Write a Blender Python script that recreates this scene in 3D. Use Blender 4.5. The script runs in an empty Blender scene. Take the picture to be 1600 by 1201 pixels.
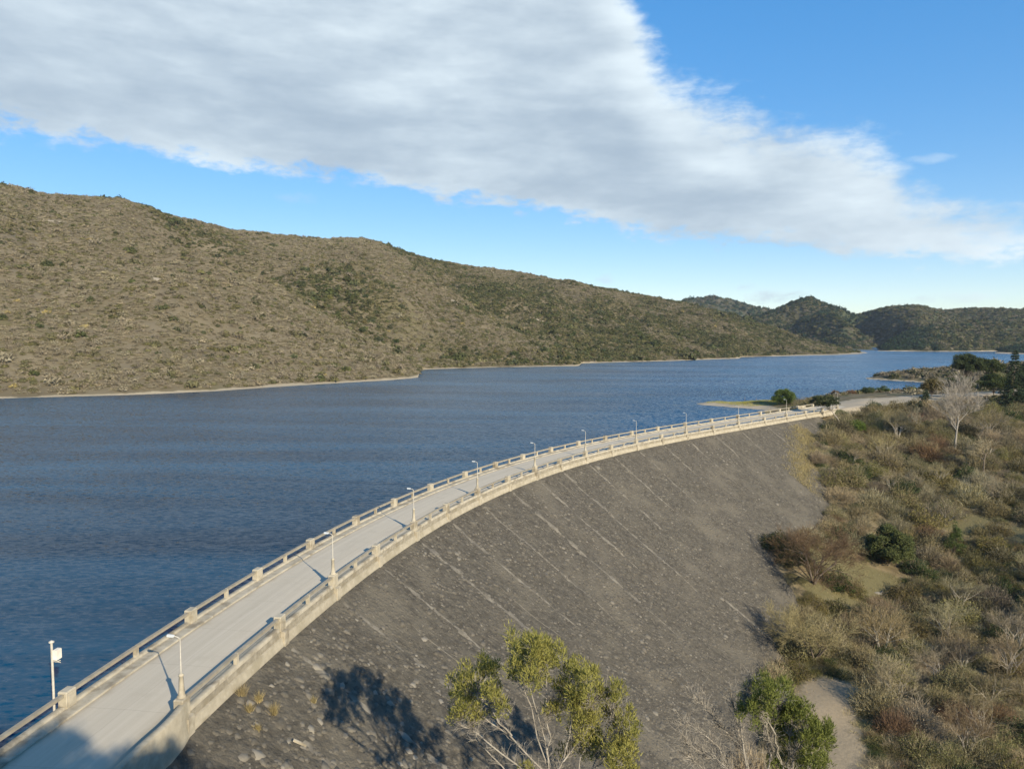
import bpy, bmesh, math, random
import numpy as np
from mathutils import Vector, Matrix

SC=bpy.context.scene
COL=SC.collection
rng=np.random.default_rng(7)
random.seed(7)
CZ=23.1

# ------------------------------------------------------------------ camera
cam_d=bpy.data.cameras.new('camera');cam=bpy.data.objects.new('camera',cam_d);COL.objects.link(cam)
cam_d.sensor_width=36.;cam_d.lens=1150/1600*36;cam_d.clip_start=.5;cam_d.clip_end=20000
PT,RO=.0725,.004
_r0=Vector((1,0,0));_u0=Vector((0,math.sin(PT),math.cos(PT)));_f=Vector((0,math.cos(PT),-math.sin(PT)))
_r=_r0*math.cos(RO)+_u0*math.sin(RO);_u=_u0*math.cos(RO)-_r0*math.sin(RO)
M=Matrix((( _r.x,_u.x,-_f.x,0),(_r.y,_u.y,-_f.y,0),(_r.z,_u.z,-_f.z,CZ),(0,0,0,1)))
cam.matrix_world=M
SC.camera=cam

# ------------------------------------------------------------------ light
SUN_EL=math.radians(25.);SUN_AZ=math.atan2(.545,-.838)
SKY_STRENGTH=.145;SUN_STRENGTH=5.0;EXPOSURE=0.66
sd=bpy.data.lights.new('sun','SUN');sd.energy=SUN_STRENGTH;sd.angle=math.radians(.5);sd.color=(1,.885,.69)
so=bpy.data.objects.new('sun',sd);COL.objects.link(so)
_d=Vector((math.sin(SUN_AZ)*math.cos(SUN_EL),math.cos(SUN_AZ)*math.cos(SUN_EL),math.sin(SUN_EL)))
so.rotation_euler=(_d).to_track_quat('Z','Y').to_euler();so.location=(40,-60,60)
SC.view_settings.view_transform='Standard';SC.view_settings.look='None';SC.view_settings.gamma=1
SC.view_settings.use_curve_mapping=False;SC.view_settings.exposure=EXPOSURE

class NT:
    """small helper round a node tree"""
    def __init__(s,t): s.t=t;s.n=t.nodes;s.l=t.links
    def new(s,typ,**kw):
        n=s.n.new(typ)
        for k,v in kw.items(): setattr(n,k,v)
        return n
    def link(s,a,b): s.l.new(a,b)
    def _set(s,sock,v):
        if hasattr(v,'is_output'): s.l.new(v,sock)
        else: sock.default_value=v
    def math(s,op,a,b=0.,c=None,clamp=False):
        n=s.new('ShaderNodeMath',operation=op);n.use_clamp=clamp
        s._set(n.inputs[0],a);s._set(n.inputs[1],b)
        if c is not None: s._set(n.inputs[2],c)
        return n.outputs[0]
    def sstep(s,v,a,b,lo=0.,hi=1.):
        n=s.new('ShaderNodeMapRange',interpolation_type='SMOOTHSTEP')
        s._set(n.inputs['Value'],v);n.inputs['From Min'].default_value=a;n.inputs['From Max'].default_value=b
        n.inputs['To Min'].default_value=lo;n.inputs['To Max'].default_value=hi
        return n.outputs[0]
    def noise(s,vec,scale,detail=4.,rough=.55,dist=0.):
        n=s.new('ShaderNodeTexNoise');s._set(n.inputs['Vector'],vec)
        n.inputs['Scale'].default_value=scale;n.inputs['Detail'].default_value=detail
        n.inputs['Roughness'].default_value=rough;n.inputs['Distortion'].default_value=dist
        return n.outputs[0]
    def mapping(s,vec,sc=(1,1,1),rot=(0,0,0),loc=(0,0,0)):
        n=s.new('ShaderNodeMapping');s._set(n.inputs['Vector'],vec)
        n.inputs['Scale'].default_value=sc;n.inputs['Rotation'].default_value=rot;n.inputs['Location'].default_value=loc
        return n.outputs[0]
    def mix(s,f,a,b,typ='MIX'):
        n=s.new('ShaderNodeMix',data_type='RGBA',blend_type=typ)
        s._set(n.inputs[0],f);s._set(n.inputs[6],a if hasattr(a,'is_output') else (*a,1));s._set(n.inputs[7],b if hasattr(b,'is_output') else (*b,1))
        return n.outputs[2]
    def curve(s,v,pts):
        n=s.new('ShaderNodeFloatCurve');s._set(n.inputs['Value'],v)
        c=n.mapping.curves[0]
        while len(c.points)>2: c.points.remove(c.points[1])
        c.points[0].location=pts[0];c.points[1].location=pts[-1]
        for p in pts[1:-1]: c.points.new(*p)
        n.mapping.use_clip=False;n.mapping.update()
        return n.outputs[0]

# ------------------------------------------------------------------ sky: clear air plus one long bank of cloud
W=bpy.data.worlds.new('World');SC.world=W;W.use_nodes=True
w=NT(W.node_tree);w.n.clear()
sky=w.new('ShaderNodeTexSky',sky_type='NISHITA');sky.sun_disc=False;sky.sun_elevation=SUN_EL;sky.sun_rotation=SUN_AZ
sky.altitude=1500;sky.air_density=1.0;sky.dust_density=.1;sky.ozone_density=2.5
hs=w.new('ShaderNodeHueSaturation');hs.inputs['Saturation'].default_value=2.05;hs.inputs['Value'].default_value=1.86;hs.inputs['Hue'].default_value=.508
gm=w.new('ShaderNodeGamma');gm.inputs[1].default_value=.47;w.link(sky.outputs[0],gm.inputs[0]);w.link(gm.outputs[0],hs.inputs['Color'])
b1=w.new('ShaderNodeBackground');w.link(hs.outputs[0],b1.inputs[0]);b1.inputs[1].default_value=SKY_STRENGTH
tc=w.new('ShaderNodeTexCoord');sp=w.new('ShaderNodeSeparateXYZ');w.link(tc.outputs['Generated'],sp.inputs[0])
X,Y,Z=sp.outputs
az=w.math('MULTIPLY',w.math('ARCTAN2',X,Y),180/math.pi)
hor=w.math('SQRT',w.math('ADD',w.math('MULTIPLY',X,X),w.math('MULTIPLY',Y,Y)))
el=w.math('MULTIPLY',w.math('ARCTAN2',Z,hor),180/math.pi)
azn=w.math('MULTIPLY_ADD',az,1/180,.5)
LO=[(-90,15),(-60,14),(-34.3,12.9),(-30.8,12.3),(-25.2,12),(-18.9,11.5),(-9.8,10.7),(-5,9.7),(0,9.2),(4.8,8.7),(9.7,7.4),(14.4,6.5),(19,6),(23.2,5.6),(27.3,5.2),(31,4.8),(34.3,4.9),(40,5.5),(50,8),(90,15)]
HI=[(-90,8),(-75,25),(-55,42),(-20,48),(0,40),(6,29),(8.7,23.2),(9.7,21.2),(10.9,19.3),(12.3,17.7),(15.1,16.3),(18.7,15),(23,13.7),(26,12.2),(27.3,10.6),(28.7,9.3),(30.9,8.2),(33.1,7.2),(36,6),(45,4),(90,4)]
lo=w.math('MULTIPLY',w.curve(azn,[(a/180+.5,e/60) for a,e in LO]),60.)
hi=w.math('MULTIPLY',w.curve(azn,[(a/180+.5,e/60) for a,e in HI]),60.)
dlo=w.math('SUBTRACT',el,lo);dhi=w.math('SUBTRACT',hi,el)
cb=w.new('ShaderNodeCombineXYZ');w.link(az,cb.inputs[0]);w.link(el,cb.inputs[1])
v=cb.outputs[0]
def streak(sx,sy,rot,scale,detail,rough=.55,dist=.4):
    return w.noise(w.mapping(v,(sx,sy,1),(0,0,math.radians(rot))),scale,detail,rough,dist)
n_big=streak(.5,1.1,16,.16,4,.5,.1);n_fine=streak(.6,1.25,12,.75,8,.62,.15);n_st=streak(.28,1.3,20,.42,6,.55,.15)
wob=w.math('ADD',w.math('MULTIPLY',w.math('SUBTRACT',n_big,.5),3.0),w.math('MULTIPLY',w.math('SUBTRACT',n_fine,.5),4.6))
wob=w.math('ADD',wob,w.math('MULTIPLY',w.math('SUBTRACT',n_st,.5),2.6))
dlo2=w.math('ADD',dlo,w.math('MULTIPLY',wob,.85));dhi2=w.math('ADD',w.math('MULTIPLY',dhi,.8),wob)
mlo=w.sstep(dlo2,-.45,.9);mhi=w.sstep(dhi2,-1.2,2.0)
mask=w.math('MULTIPLY',mlo,mhi)
def puff(a0,e0,ra,re,amt):
    da=w.math('DIVIDE',w.math('SUBTRACT',az,a0),ra);de=w.math('DIVIDE',w.math('SUBTRACT',el,e0),re)
    q=w.math('ADD',w.math('MULTIPLY',da,da),w.math('MULTIPLY',de,de))
    q=w.math('ADD',q,w.math('MULTIPLY',w.math('SUBTRACT',n_fine,.5),5.5))
    return w.math('MULTIPLY',w.sstep(q,1.2,-.8),amt)
for p in ((7.2,4.05,.8,.42,.55),(19.3,2.5,2.3,.55,.75),(17.5,3.2,.9,.3,.4),(29.3,11.4,2.2,.30,.30),(-16,9.6,1.8,.5,.25),(29,22,2.4,.5,.16),(31,2.3,3,.35,.45)):
    mask=w.math('MAXIMUM',mask,puff(*p))
# cloud body: thick grey underside, thinner and whiter towards its upper edge and its ragged rims
n_body=streak(.34,.9,18,.24,5,.5,.15)
lit=w.sstep(dhi,9.5,1.0)
rim=w.sstep(dlo2,2.6,.2)
top=w.sstep(el,13,22)
f=w.math('ADD',w.math('MULTIPLY',w.math('SUBTRACT',n_fine,.5),.30),w.math('ADD',w.math('MULTIPLY',lit,.50),w.math('MULTIPLY',rim,.35)))
f=w.math('ADD',f,w.math('MULTIPLY',top,.34))
f=w.math('ADD',f,w.math('MULTIPLY',w.math('SUBTRACT',n_body,.50),2.0))
f=w.math('ADD',f,w.math('MULTIPLY',w.math('SUBTRACT',n_st,.5),1.0))
f=w.sstep(f,-.42,1.30)
ccol=w.mix(f,(.29,.36,.435),(.62,.70,.74))
b2=w.new('ShaderNodeBackground');w.link(ccol,b2.inputs[0]);b2.inputs[1].default_value=.94
ms=w.new('ShaderNodeMixShader');w.link(w.math('MULTIPLY',mask,.97),ms.inputs[0]);w.link(b1.outputs[0],ms.inputs[1]);w.link(b2.outputs[0],ms.inputs[2])
wo=w.new('ShaderNodeOutputWorld');w.link(ms.outputs[0],wo.inputs[0])

# ------------------------------------------------------------------ helpers
def tag(o,label=None,cat=None,group=None,kind=None):
    if label:o['label']=label
    if cat:o['category']=cat
    if group:o['group']=group
    if kind:o['kind']=kind
    return o
def link(name,me,parent=None,loc=(0,0,0),rot=(0,0,0),sc=(1,1,1)):
    o=bpy.data.objects.new(name,me);COL.objects.link(o);o.parent=parent
    o.location=loc;o.rotation_euler=rot;o.scale=sc
    return o
def empty(name,loc=(0,0,0),rz=0.,sc=1.):
    o=bpy.data.objects.new(name,None);COL.objects.link(o);o.location=loc;o.rotation_euler=(0,0,rz);o.scale=(sc,sc,sc)
    o.empty_display_size=.3
    return o
class MB:
    """collects vertices, tris and quads, with an optional tone per face"""
    def __init__(s): s.V=[];s.T=[];s.Qd=[];s.n=0;s.tt=[];s.tq=[]
    def add(s,V,T=None,Qd=None,tone=0.5):
        V=np.asarray(V,float).reshape(-1,3)
        if T is not None and len(T):
            T=np.asarray(T,int).reshape(-1,3);s.T.append(T+s.n);s.tt.append(np.broadcast_to(np.asarray(tone,float),(len(T),)).copy())
        if Qd is not None and len(Qd):
            Qd=np.asarray(Qd,int).reshape(-1,4);s.Qd.append(Qd+s.n);s.tq.append(np.broadcast_to(np.asarray(tone,float),(len(Qd),)).copy())
        s.V.append(V);s.n+=len(V)
    def mesh(s,name,mat,smooth=False,vattr=None):
        me=bpy.data.meshes.new(name)
        V=np.concatenate(s.V);T=np.concatenate(s.T) if s.T else np.zeros((0,3),int);Qd=np.concatenate(s.Qd) if s.Qd else np.zeros((0,4),int)
        me.vertices.add(len(V));me.vertices.foreach_set('co',V.astype('f4').ravel())
        me.loops.add(T.size+Qd.size);me.loops.foreach_set('vertex_index',np.r_[T.ravel(),Qd.ravel()].astype('i4'))
        nf=len(T)+len(Qd);me.polygons.add(nf)
        st=np.r_[np.arange(len(T))*3,T.size+np.arange(len(Qd))*4]
        me.polygons.foreach_set('loop_start',st.astype('i4'))
        if smooth: me.polygons.foreach_set('use_smooth',np.ones(nf,bool))
        a=me.attributes.new('tone','FLOAT','FACE')
        a.data.foreach_set('value',np.concatenate(s.tt+s.tq).astype('f4'))
        if vattr:
            for k,x in vattr.items():
                a=me.attributes.new(k,'FLOAT','POINT');a.data.foreach_set('value',np.asarray(x,'f4').ravel())
        me.update(calc_edges=True);me.validate()
        if mat: me.materials.append(mat)
        return me
def grid_faces(n,m,wrap=False):
    i,j=np.meshgrid(np.arange(n-1),np.arange(m-1),indexing='ij');a=(i*m+j).ravel()
    return np.c_[a,a+m,a+m+1,a+1]
def box_mesh(name,mat,sx,sy,sz,bev=.02,z0=0.):
    bm=bmesh.new();bmesh.ops.create_cube(bm,size=1)
    bmesh.ops.scale(bm,vec=(sx,sy,sz),verts=bm.verts);bmesh.ops.translate(bm,vec=(0,0,z0+sz/2),verts=bm.verts)
    if bev: bmesh.ops.bevel(bm,geom=bm.edges[:],offset=bev,segments=2,affect='EDGES')
    me=bpy.data.meshes.new(name);bm.to_mesh(me);bm.free();me.materials.append(mat);return me
def lathe_mesh(name,mat,prof,n=12,smooth=False):
    mb=MB();P=np.array(prof,float);a=np.arange(n)/n*2*np.pi
    V=np.stack([np.outer(P[:,0],np.cos(a)),np.outer(P[:,0],np.sin(a)),np.repeat(P[:,1:2],n,1)],-1).reshape(-1,3)
    F=[]
    for i in range(len(P)-1):
        for j in range(n): F.append((i*n+j,i*n+(j+1)%n,(i+1)*n+(j+1)%n,(i+1)*n+j))
    mb.add(V,None,F)
    k=(len(P)-1)*n
    mb.add(np.r_[V[k:],[[0,0,P[-1,1]]]],[(j,(j+1)%n,n) for j in range(n)])
    return mb.mesh(name,mat,smooth)
def tubes(mb,p0,p1,r0,r1,n=4,tone=.5):
    """tapered prisms from p0 to p1 (arrays)"""
    p0=np.asarray(p0,float).reshape(-1,3);p1=np.asarray(p1,float).reshape(-1,3);k=len(p0)
    if not k:return
    d=p1-p0;d/=np.linalg.norm(d,axis=1,keepdims=True)+1e-9
    a=np.where(np.abs(d[:,2:3])<.9,np.array([[0,0,1.]]),np.array([[1.,0,0]]))
    u=np.cross(d,a);u/=np.linalg.norm(u,axis=1,keepdims=True);v=np.cross(d,u)
    t=np.arange(n)/n*2*np.pi
    ring=u[:,None]*np.cos(t)[None,:,None]+v[:,None]*np.sin(t)[None,:,None]
    A=p0[:,None]+ring*np.asarray(r0,float).reshape(-1,1,1);B=p1[:,None]+ring*np.asarray(r1,float).reshape(-1,1,1)
    V=np.concatenate([A,B],1).reshape(-1,3)
    base=(np.arange(k)*2*n)[:,None]
    j=np.arange(n);q=np.stack([j,(j+1)%n,(j+1)%n+n,j+n],-1)
    mb.add(V,None,(base[:,:,None]+q[None]).reshape(-1,4),tone)
def unit(a): return a/(np.linalg.norm(a,axis=-1,keepdims=True)+1e-9)
def blades(mb,P,D,L,Wd,g,tone=.5):
    """thin triangles starting at P, pointing along D"""
    P=np.asarray(P,float);k=len(P);D=unit(np.asarray(D,float))
    s=unit(np.cross(D,g.normal(size=(k,3))))*np.asarray(Wd).reshape(-1,1)*.5
    V=np.stack([P-s,P+s,P+D*np.asarray(L).reshape(-1,1)],1).reshape(-1,3)
    mb.add(V,np.arange(3*k).reshape(-1,3),None,tone)
def leaves(mb,P,size,g,tone=.5,up=.3,asp=.6):
    """small leaf-shaped rhombs with mixed directions"""
    P=np.asarray(P,float);k=len(P)
    n=unit(g.normal(size=(k,3))+np.array([0,0,up]));u=unit(np.cross(n,g.normal(size=(k,3))));v=np.cross(n,u)
    s=np.broadcast_to(np.asarray(size,float),(k,)).reshape(-1,1)
    V=np.stack([P-u*s*.5,P+v*s*.5*asp+n*s*.08,P+u*s*.5,P-v*s*.5*asp+n*s*.08],1).reshape(-1,3)
    mb.add(V,None,np.arange(4*k).reshape(-1,4),tone)

# ------------------------------------------------------------------ materials
def mat(name,c,c2=None,scale=1.,detail=6.,rough=.9,bump=None,tone=None,rnd=0.,attrs=(),c3=None,scale3=.1,coord='pos',spec=.2,trans=0.,metal=0.,rough_noise=.6,stretch=(1,1,1)):
    m=bpy.data.materials.new(name);m.use_nodes=True;t=NT(m.node_tree);bs=m.node_tree.nodes['Principled BSDF']
    if coord=='pos': vec=t.new('ShaderNodeNewGeometry').outputs['Position']
    else: vec=t.new('ShaderNodeTexCoord').outputs['Object']
    if stretch!=(1,1,1): vec=t.mapping(vec,stretch)
    col=c
    if c2:
        f=t.sstep(t.noise(vec,scale,detail,rough_noise),.33,.67);col=t.mix(f,c,c2)
    if c3:
        f=t.sstep(t.noise(vec,scale3,4.,.6),.48,.66);col=t.mix(f,col,c3)
    if tone:
        a=t.new('ShaderNodeAttribute',attribute_name='tone');col=t.mix(a.outputs['Fac'],col if hasattr(col,'is_output') else col,tone)
    for an,ac,*rest in attrs:
        a=t.new('ShaderNodeAttribute',attribute_name=an).outputs['Fac']
        sc_=rest[0] if rest else .6
        nn=t.noise(vec,sc_,5.,.65)
        f=t.sstep(t.math('ADD',a,t.math('MULTIPLY',t.math('SUBTRACT',nn,.5),.9)),.35,.65)
        ac2=t.mix(t.noise(vec,2.2,5.),tuple(x*.75 for x in ac),tuple(min(1,x*1.2) for x in ac))
        col=t.mix(f,col,ac2)
    if rnd:
        oi=t.new('ShaderNodeObjectInfo').outputs['Random']
        h=t.new('ShaderNodeHueSaturation');t._set(h.inputs['Color'],col if hasattr(col,'is_output') else (*col,1))
        t.link(t.math('MULTIPLY_ADD',oi,2*rnd,1-rnd),h.inputs['Value'])
        o2=t.math('FRACT',t.math('MULTIPLY',oi,7.31));t.link(t.math('MULTIPLY_ADD',o2,.05*rnd*2,.5-.05*rnd),h.inputs['Hue'])
        o3=t.math('FRACT',t.math('MULTIPLY',oi,13.7));t.link(t.math('MULTIPLY_ADD',o3,.9*rnd,1-.45*rnd),h.inputs['Saturation'])
        col=h.outputs[0]
    t._set(bs.inputs['Base Color'],col if hasattr(col,'is_output') else (*col,1))
    bs.inputs['Roughness'].default_value=rough;bs.inputs['Specular IOR Level'].default_value=spec;bs.inputs['Metallic'].default_value=metal
    if bump:
        b=t.new('ShaderNodeBump');b.inputs['Strength'].default_value=bump[1];b.inputs['Distance'].default_value=bump[2]
        t.link(t.noise(vec,bump[0],6.,.65),b.inputs['Height']);t.link(b.outputs[0],bs.inputs['Normal'])
    if trans:
        tr=t.new('ShaderNodeBsdfTranslucent');t._set(tr.inputs[0],col if hasattr(col,'is_output') else (*col,1))
        mx=t.new('ShaderNodeMixShader');mx.inputs[0].default_value=trans
        t.link(bs.outputs[0],mx.inputs[1]);t.link(tr.outputs[0],mx.inputs[2])
        t.link(mx.outputs[0],m.node_tree.nodes['Material Output'].inputs[0])
    return m
# ---- geometry of the place (metres; camera stands at x=y=0, road level z=0, lake z=-4) ----
Q=(-17.4984,57.67845,1.398233,-0.003810674,-3.70772e-05,2.279265e-07)
_ss=np.arange(-60.,400.,.25)
_sc=np.minimum(_ss,142.)
_th=Q[2]+Q[3]*_sc+Q[4]*_sc**2+Q[5]*_sc**3
_i0=int(60/.25)
_cx=np.cumsum(np.cos(_th))*.25;_cy=np.cumsum(np.sin(_th))*.25
_cx+=Q[0]-_cx[_i0];_cy+=Q[1]-_cy[_i0]
def crest(s):
    return np.interp(s,_ss,_cx),np.interp(s,_ss,_cy),np.interp(s,_ss,_th)
def at(s,r,z=0.):
    x,y,t=crest(s)
    return x+np.sin(t)*r,y-np.cos(t)*r,z
def face_z(r): return -1.05-.68*(r-.45)
CTRL=[ # toe of the face
(104,243,-1.5),(92,216,-2.5),(79,193,-5),(75,182,-9),(75,173,-13.4),(69,160.5,-16.7),(58,148,-17.5),(49.3,139,-17.6),(49.2,133,-20.2),(50.3,126.6,-23.7),
(49.3,122.5,-24.9),(41.8,112.2,-25.1),(41.9,106.7,-27.2),(37.2,102.8,-25.9),(32,90.4,-26.7),(18,70,-24.5),(9,52,-19),(2,37,-13),(-8,27,-6),(-16,22,-1.5),
# under the face
(35,110,-29),(30,125,-30),(40,145,-27),(55,165,-22),(10,90,-30),(0,70,-27),(-8,50,-16),(65,185,-14),(-5,80,-25),(15,120,-25),(-17,60,-6),(-22,40,-4),
# valley floor and far slope
(60,110,-27.5),(75,100,-27.5),(56,122,-25.5),(74,142,-24),(62,135,-24),(80,155,-21),(90,165,-18),(100,140,-22),(110,105,-24),(85,70,-29),(60,60,-29),(40,50,-26),(25,40,-20),
(150,140,-15),(200,140,-2),(118,195,-8.5),(100,190,-11),(150,190,-8),(190,205,-3),(160,100,-16),(200,60,-6),(250,200,3),(90,195,-7.5),(108,215,-4.5),(130,215,-4),(150,225,-2.5),(60,20,-14),(120,20,-16),(200,-20,5),(90,-40,0),
# abutment plateau
(112,243,-.1),(125,246,-.1),(140,250,-.1),(165,252,0),(200,255,1),(260,270,3),(120,262,-.3),(110,256,-.8),(135,275,-.6),(160,290,-.8),(180,300,-.8),(140,300,-2),(120,280,-2.5),(230,310,2),
# far shore behind the plateau
(118,300,-4.6),(140,322,-4.6),(165,334,-4.2),(190,338,-4.1),(150,350,-7),(200,358,-6),(225,360,-4.5),(120,330,-8),
# grass spit
(70,277,-3.85),(78,275,-3.3),(88,276,-3),(98,278,-2.8),(82,264,-3.7),(90,262,-3.2),(98,265,-2.6),(58,280,-7),(68,266,-5.5),(74,252,-6),(70,288,-6),(85,291,-5.5),(102,292,-4.5),(86,250,-4.3),(94,248,-2.5),
# peninsula
(207,428,-4.2),(215,418,-3.6),(225,402,-3.8),(232,388,-4.0),(220,430,-1),(238,425,1),(260,425,3),(262,395,1.5),(300,410,6),(300,360,4),(255,368,-1.2),(245,380,-3.4),(360,420,10),(225,448,-4.5),(260,462,-4.5),(310,480,-3),(190,435,-8),(205,405,-7),(215,380,-7),(380,500,2),(330,540,-6),(420,350,14),
# lake bed
(60,230,-9),(30,190,-10),(0,160,-11),(-30,120,-12),(-45,80,-12),(-55,40,-9),(-60,140,-12),(0,250,-12),(100,380,-12),(150,450,-12),(30,320,-12),(-60,200,-12),(200,500,-12),(60,500,-12),(260,520,-8),
# viewpoint hill
(0,0,20),(6,-4,20.5),(-6,-8,19),(3,8,14.5),(12,0,18),(-14,-2,12),(-24,5,1),(-26,18,-1.),(-25,28,-1.4),(-34,22,-9),(-42,0,-9),(-38,34,-10),(8,-14,24.5),(0,-17,24),(16,-14,23),(20,14,2),(0,-30,19),(30,-20,10),(-30,-30,6),(-60,-20,-9),(8,20,-1),(-4,18,4),(-14,12,3)]
_C=np.array(CTRL,float)
def _k(d2): return np.where(d2>0,d2*np.log(d2+1e-12),0.)
def _solve():
    P=_C[:,:2]/100.;n=len(P)
    K=_k(((P[:,None]-P[None])**2).sum(-1))+np.eye(n)*2e-3
    A=np.zeros((n+3,n+3));A[:n,:n]=K;A[:n,n]=A[n,:n]=1;A[:n,n+1:]=P;A[n+1:,:n]=P.T
    return np.linalg.solve(A,np.r_[_C[:,2],0,0,0])
_W=_solve()
def ground_z(x,y):
    x=np.asarray(x,float);y=np.asarray(y,float);sh=x.shape
    p=np.c_[x.ravel(),y.ravel()]/100.;out=np.zeros(len(p))
    for i in range(0,len(p),20000):
        q=p[i:i+20000]
        d2=((q[:,None]-(_C[None,:,:2]/100.))**2).sum(-1)
        out[i:i+20000]=_k(d2)@_W[:-3]+_W[-3]+q@_W[-2:]
    x_=x.ravel();y_=y.ravel()
    out+=.22*np.sin(x_*.31+1.3*np.sin(y_*.17))*np.sin(y_*.27+1.1*np.sin(x_*.13))+.1*np.sin(x_*.9)*np.sin(y_*.8+x_*.3)
    return out.reshape(sh)
def center_sr(x,y,step=2.):
    """arc position and downstream offset of points relative to the crest line"""
    s=np.arange(-58.,330.,step);cx,cy,t=crest(s)
    x=np.ravel(x);y=np.ravel(y);S=np.zeros(len(x));R=np.zeros(len(x))
    for i in range(0,len(x),20000):
        d=(x[i:i+20000,None]-cx)**2+(y[i:i+20000,None]-cy)**2;k=d.argmin(1)
        dx=x[i:i+20000]-cx[k];dy=y[i:i+20000]-cy[k]
        S[i:i+20000]=s[k]+dx*np.cos(t[k])+dy*np.sin(t[k]);R[i:i+20000]=dx*np.sin(t[k])-dy*np.cos(t[k])
    return S,R
def site_z(x,y):
    """ground after it has been cut for the dam, the road and the forecourt"""
    z=np.ravel(ground_z(x,y)).copy();S,R=center_sr(x,y)
    m=(S<196)&(R>-9.)&(R<1.2);z[m]=np.minimum(z[m],-2.2)
    m=(S<182)&(R>=1.2)&(R<9);z[m]=np.minimum(z[m],face_z(R[m])-.6)
    m=(S<150)&(R<-8)&(R>-40)&(S>-10);z[m]=np.minimum(z[m],-6)
    k=np.clip((S-196)/8,0,1)*np.clip((235-S)/10,0,1)*np.clip((R+11)/2,0,1)*np.clip((4-R)/3,0,1)
    z=z*(1-k)+k*(-.06)
    return z.reshape(np.shape(x))

# ------------------------------------------------------------------ materials of the setting
M_ground=mat('ground_earth',(.105,.082,.045),(.19,.15,.085),.35,8,.95,(2.5,.6,.15),c3=(.07,.072,.03),scale3=.12,attrs=(('lawn',(.125,.108,.050),.25),('sand',(.34,.285,.205),.5),('path',(.27,.215,.14),.4)))
M_hill=mat('hill_scrub_earth',(.105,.086,.053),(.155,.128,.082),.03,8,.95,(.4,.5,.6),c3=(.115,.098,.05),scale3=.012,attrs=(('olive',(.070,.060,.034),.03),('sand',(.30,.255,.18),.15),('rock',(.30,.255,.19),.05)))
M_hillg=mat('far_hill_earth',(.052,.050,.026),(.085,.076,.042),.02,8,.95,(.2,.5,1.),c3=(.05,.06,.028),scale3=.008,attrs=(('sand',(.36,.30,.22),.08),))
M_face=mat('dark_stone_pitching',(.060,.053,.041),(.114,.101,.078),1.1,10,.95,(1.7,1.,.35),c3=(.125,.110,.083),scale3=.12,rough_noise=.75)
M_stone=mat('dam_stone',(.058,.051,.040),(.110,.098,.076),3.,5,.95,(6,.7,.05),tone=(.25,.225,.18))
M_conc=mat('weathered_concrete',(.325,.288,.215),(.41,.365,.278),1.3,8,.9,(9,.35,.02),c3=(.22,.188,.135),scale3=.6)
M_rail=mat('rail_concrete',(.235,.208,.158),(.305,.272,.208),1.5,8,.9,(9,.35,.02),c3=(.28,.24,.18),scale3=.6)
M_wall=mat('stone_band',(.30,.263,.192),(.375,.33,.245),1.6,9,.92,(3.2,.6,.06),c3=(.27,.235,.165),scale3=.6)
M_wall2=mat('rough_stone_band',(.19,.165,.118),(.285,.25,.185),1.8,9,.92,(3.2,.8,.08),c3=(.20,.17,.115),scale3=.7)
M_drain=mat('pale_drain',(.125,.11,.084),(.205,.182,.142),1.2,8,.95,(4,.6,.08),c3=(.12,.108,.088),scale3=.5)
M_pale=mat('pale_concrete',(.62,.57,.48),(.75,.70,.60),2.,5,.9)

def road_material():
    m=bpy.data.materials.new('worn_road');m.use_nodes=True;t=NT(m.node_tree);bs=m.node_tree.nodes['Principled BSDF']
    uv=t.new('ShaderNodeUVMap').outputs[0];pos=t.new('ShaderNodeNewGeometry').outputs['Position']
    streak=t.noise(t.mapping(uv,(1.2,.02,1)),1.,6,.65);spot=t.noise(pos,.45,7,.65);fine=t.noise(pos,11.,3,.7)
    c=t.mix(t.sstep(streak,.35,.65),(.44,.385,.295),(.50,.44,.34))
    c=t.mix(t.math('MULTIPLY',t.sstep(spot,.5,.75),.45),c,(.38,.33,.25))
    c=t.mix(t.math('MULTIPLY',fine,.25),c,(.36,.315,.24))
    sx=t.new('ShaderNodeSeparateXYZ');t.link(uv,sx.inputs[0])
    e=t.math('ADD',sx.outputs[0],t.math('MULTIPLY',t.math('SUBTRACT',t.noise(pos,.5,5),.5),1.1))
    c=t.mix(t.math('MULTIPLY',t.sstep(e,-5.9,-6.7),.75),c,(.27,.225,.15))
    c=t.mix(t.math('MULTIPLY',t.sstep(e,-1.3,-.7),.6),c,(.29,.25,.18))
    # slab joints, tar repairs and wandering cracks
    jy=t.math('ABSOLUTE',t.math('SUBTRACT',t.math('FRACT',t.math('MULTIPLY_ADD',sx.outputs[1],1/6.,t.math('MULTIPLY',t.noise(pos,.6,2),.02))),.5))
    c=t.mix(t.math('MULTIPLY',t.sstep(jy,.0075,.002),.22),c,(.20,.175,.14))
    mid=t.math('ABSOLUTE',t.math('ADD',sx.outputs[0],t.math('MULTIPLY_ADD',t.noise(pos,.25,4),.5,3.55)))
    c=t.mix(t.math('MULTIPLY',t.sstep(mid,.045,.012),.18),c,(.20,.175,.14))
    stain=t.sstep(t.noise(t.mapping(uv,(.55,.09,1)),1.,5,.65),.56,.74)
    c=t.mix(t.math('MULTIPLY',stain,.35),c,(.29,.25,.19))
    t.link(c,bs.inputs['Base Color']);bs.inputs['Roughness'].default_value=.9;bs.inputs['Specular IOR Level'].default_value=.2
    b=t.new('ShaderNodeBump');b.inputs['Strength'].default_value=.3;b.inputs['Distance'].default_value=.02;t.link(fine,b.inputs['Height']);t.link(b.outputs[0],bs.inputs['Normal'])
    return m
M_road=road_material()

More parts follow.
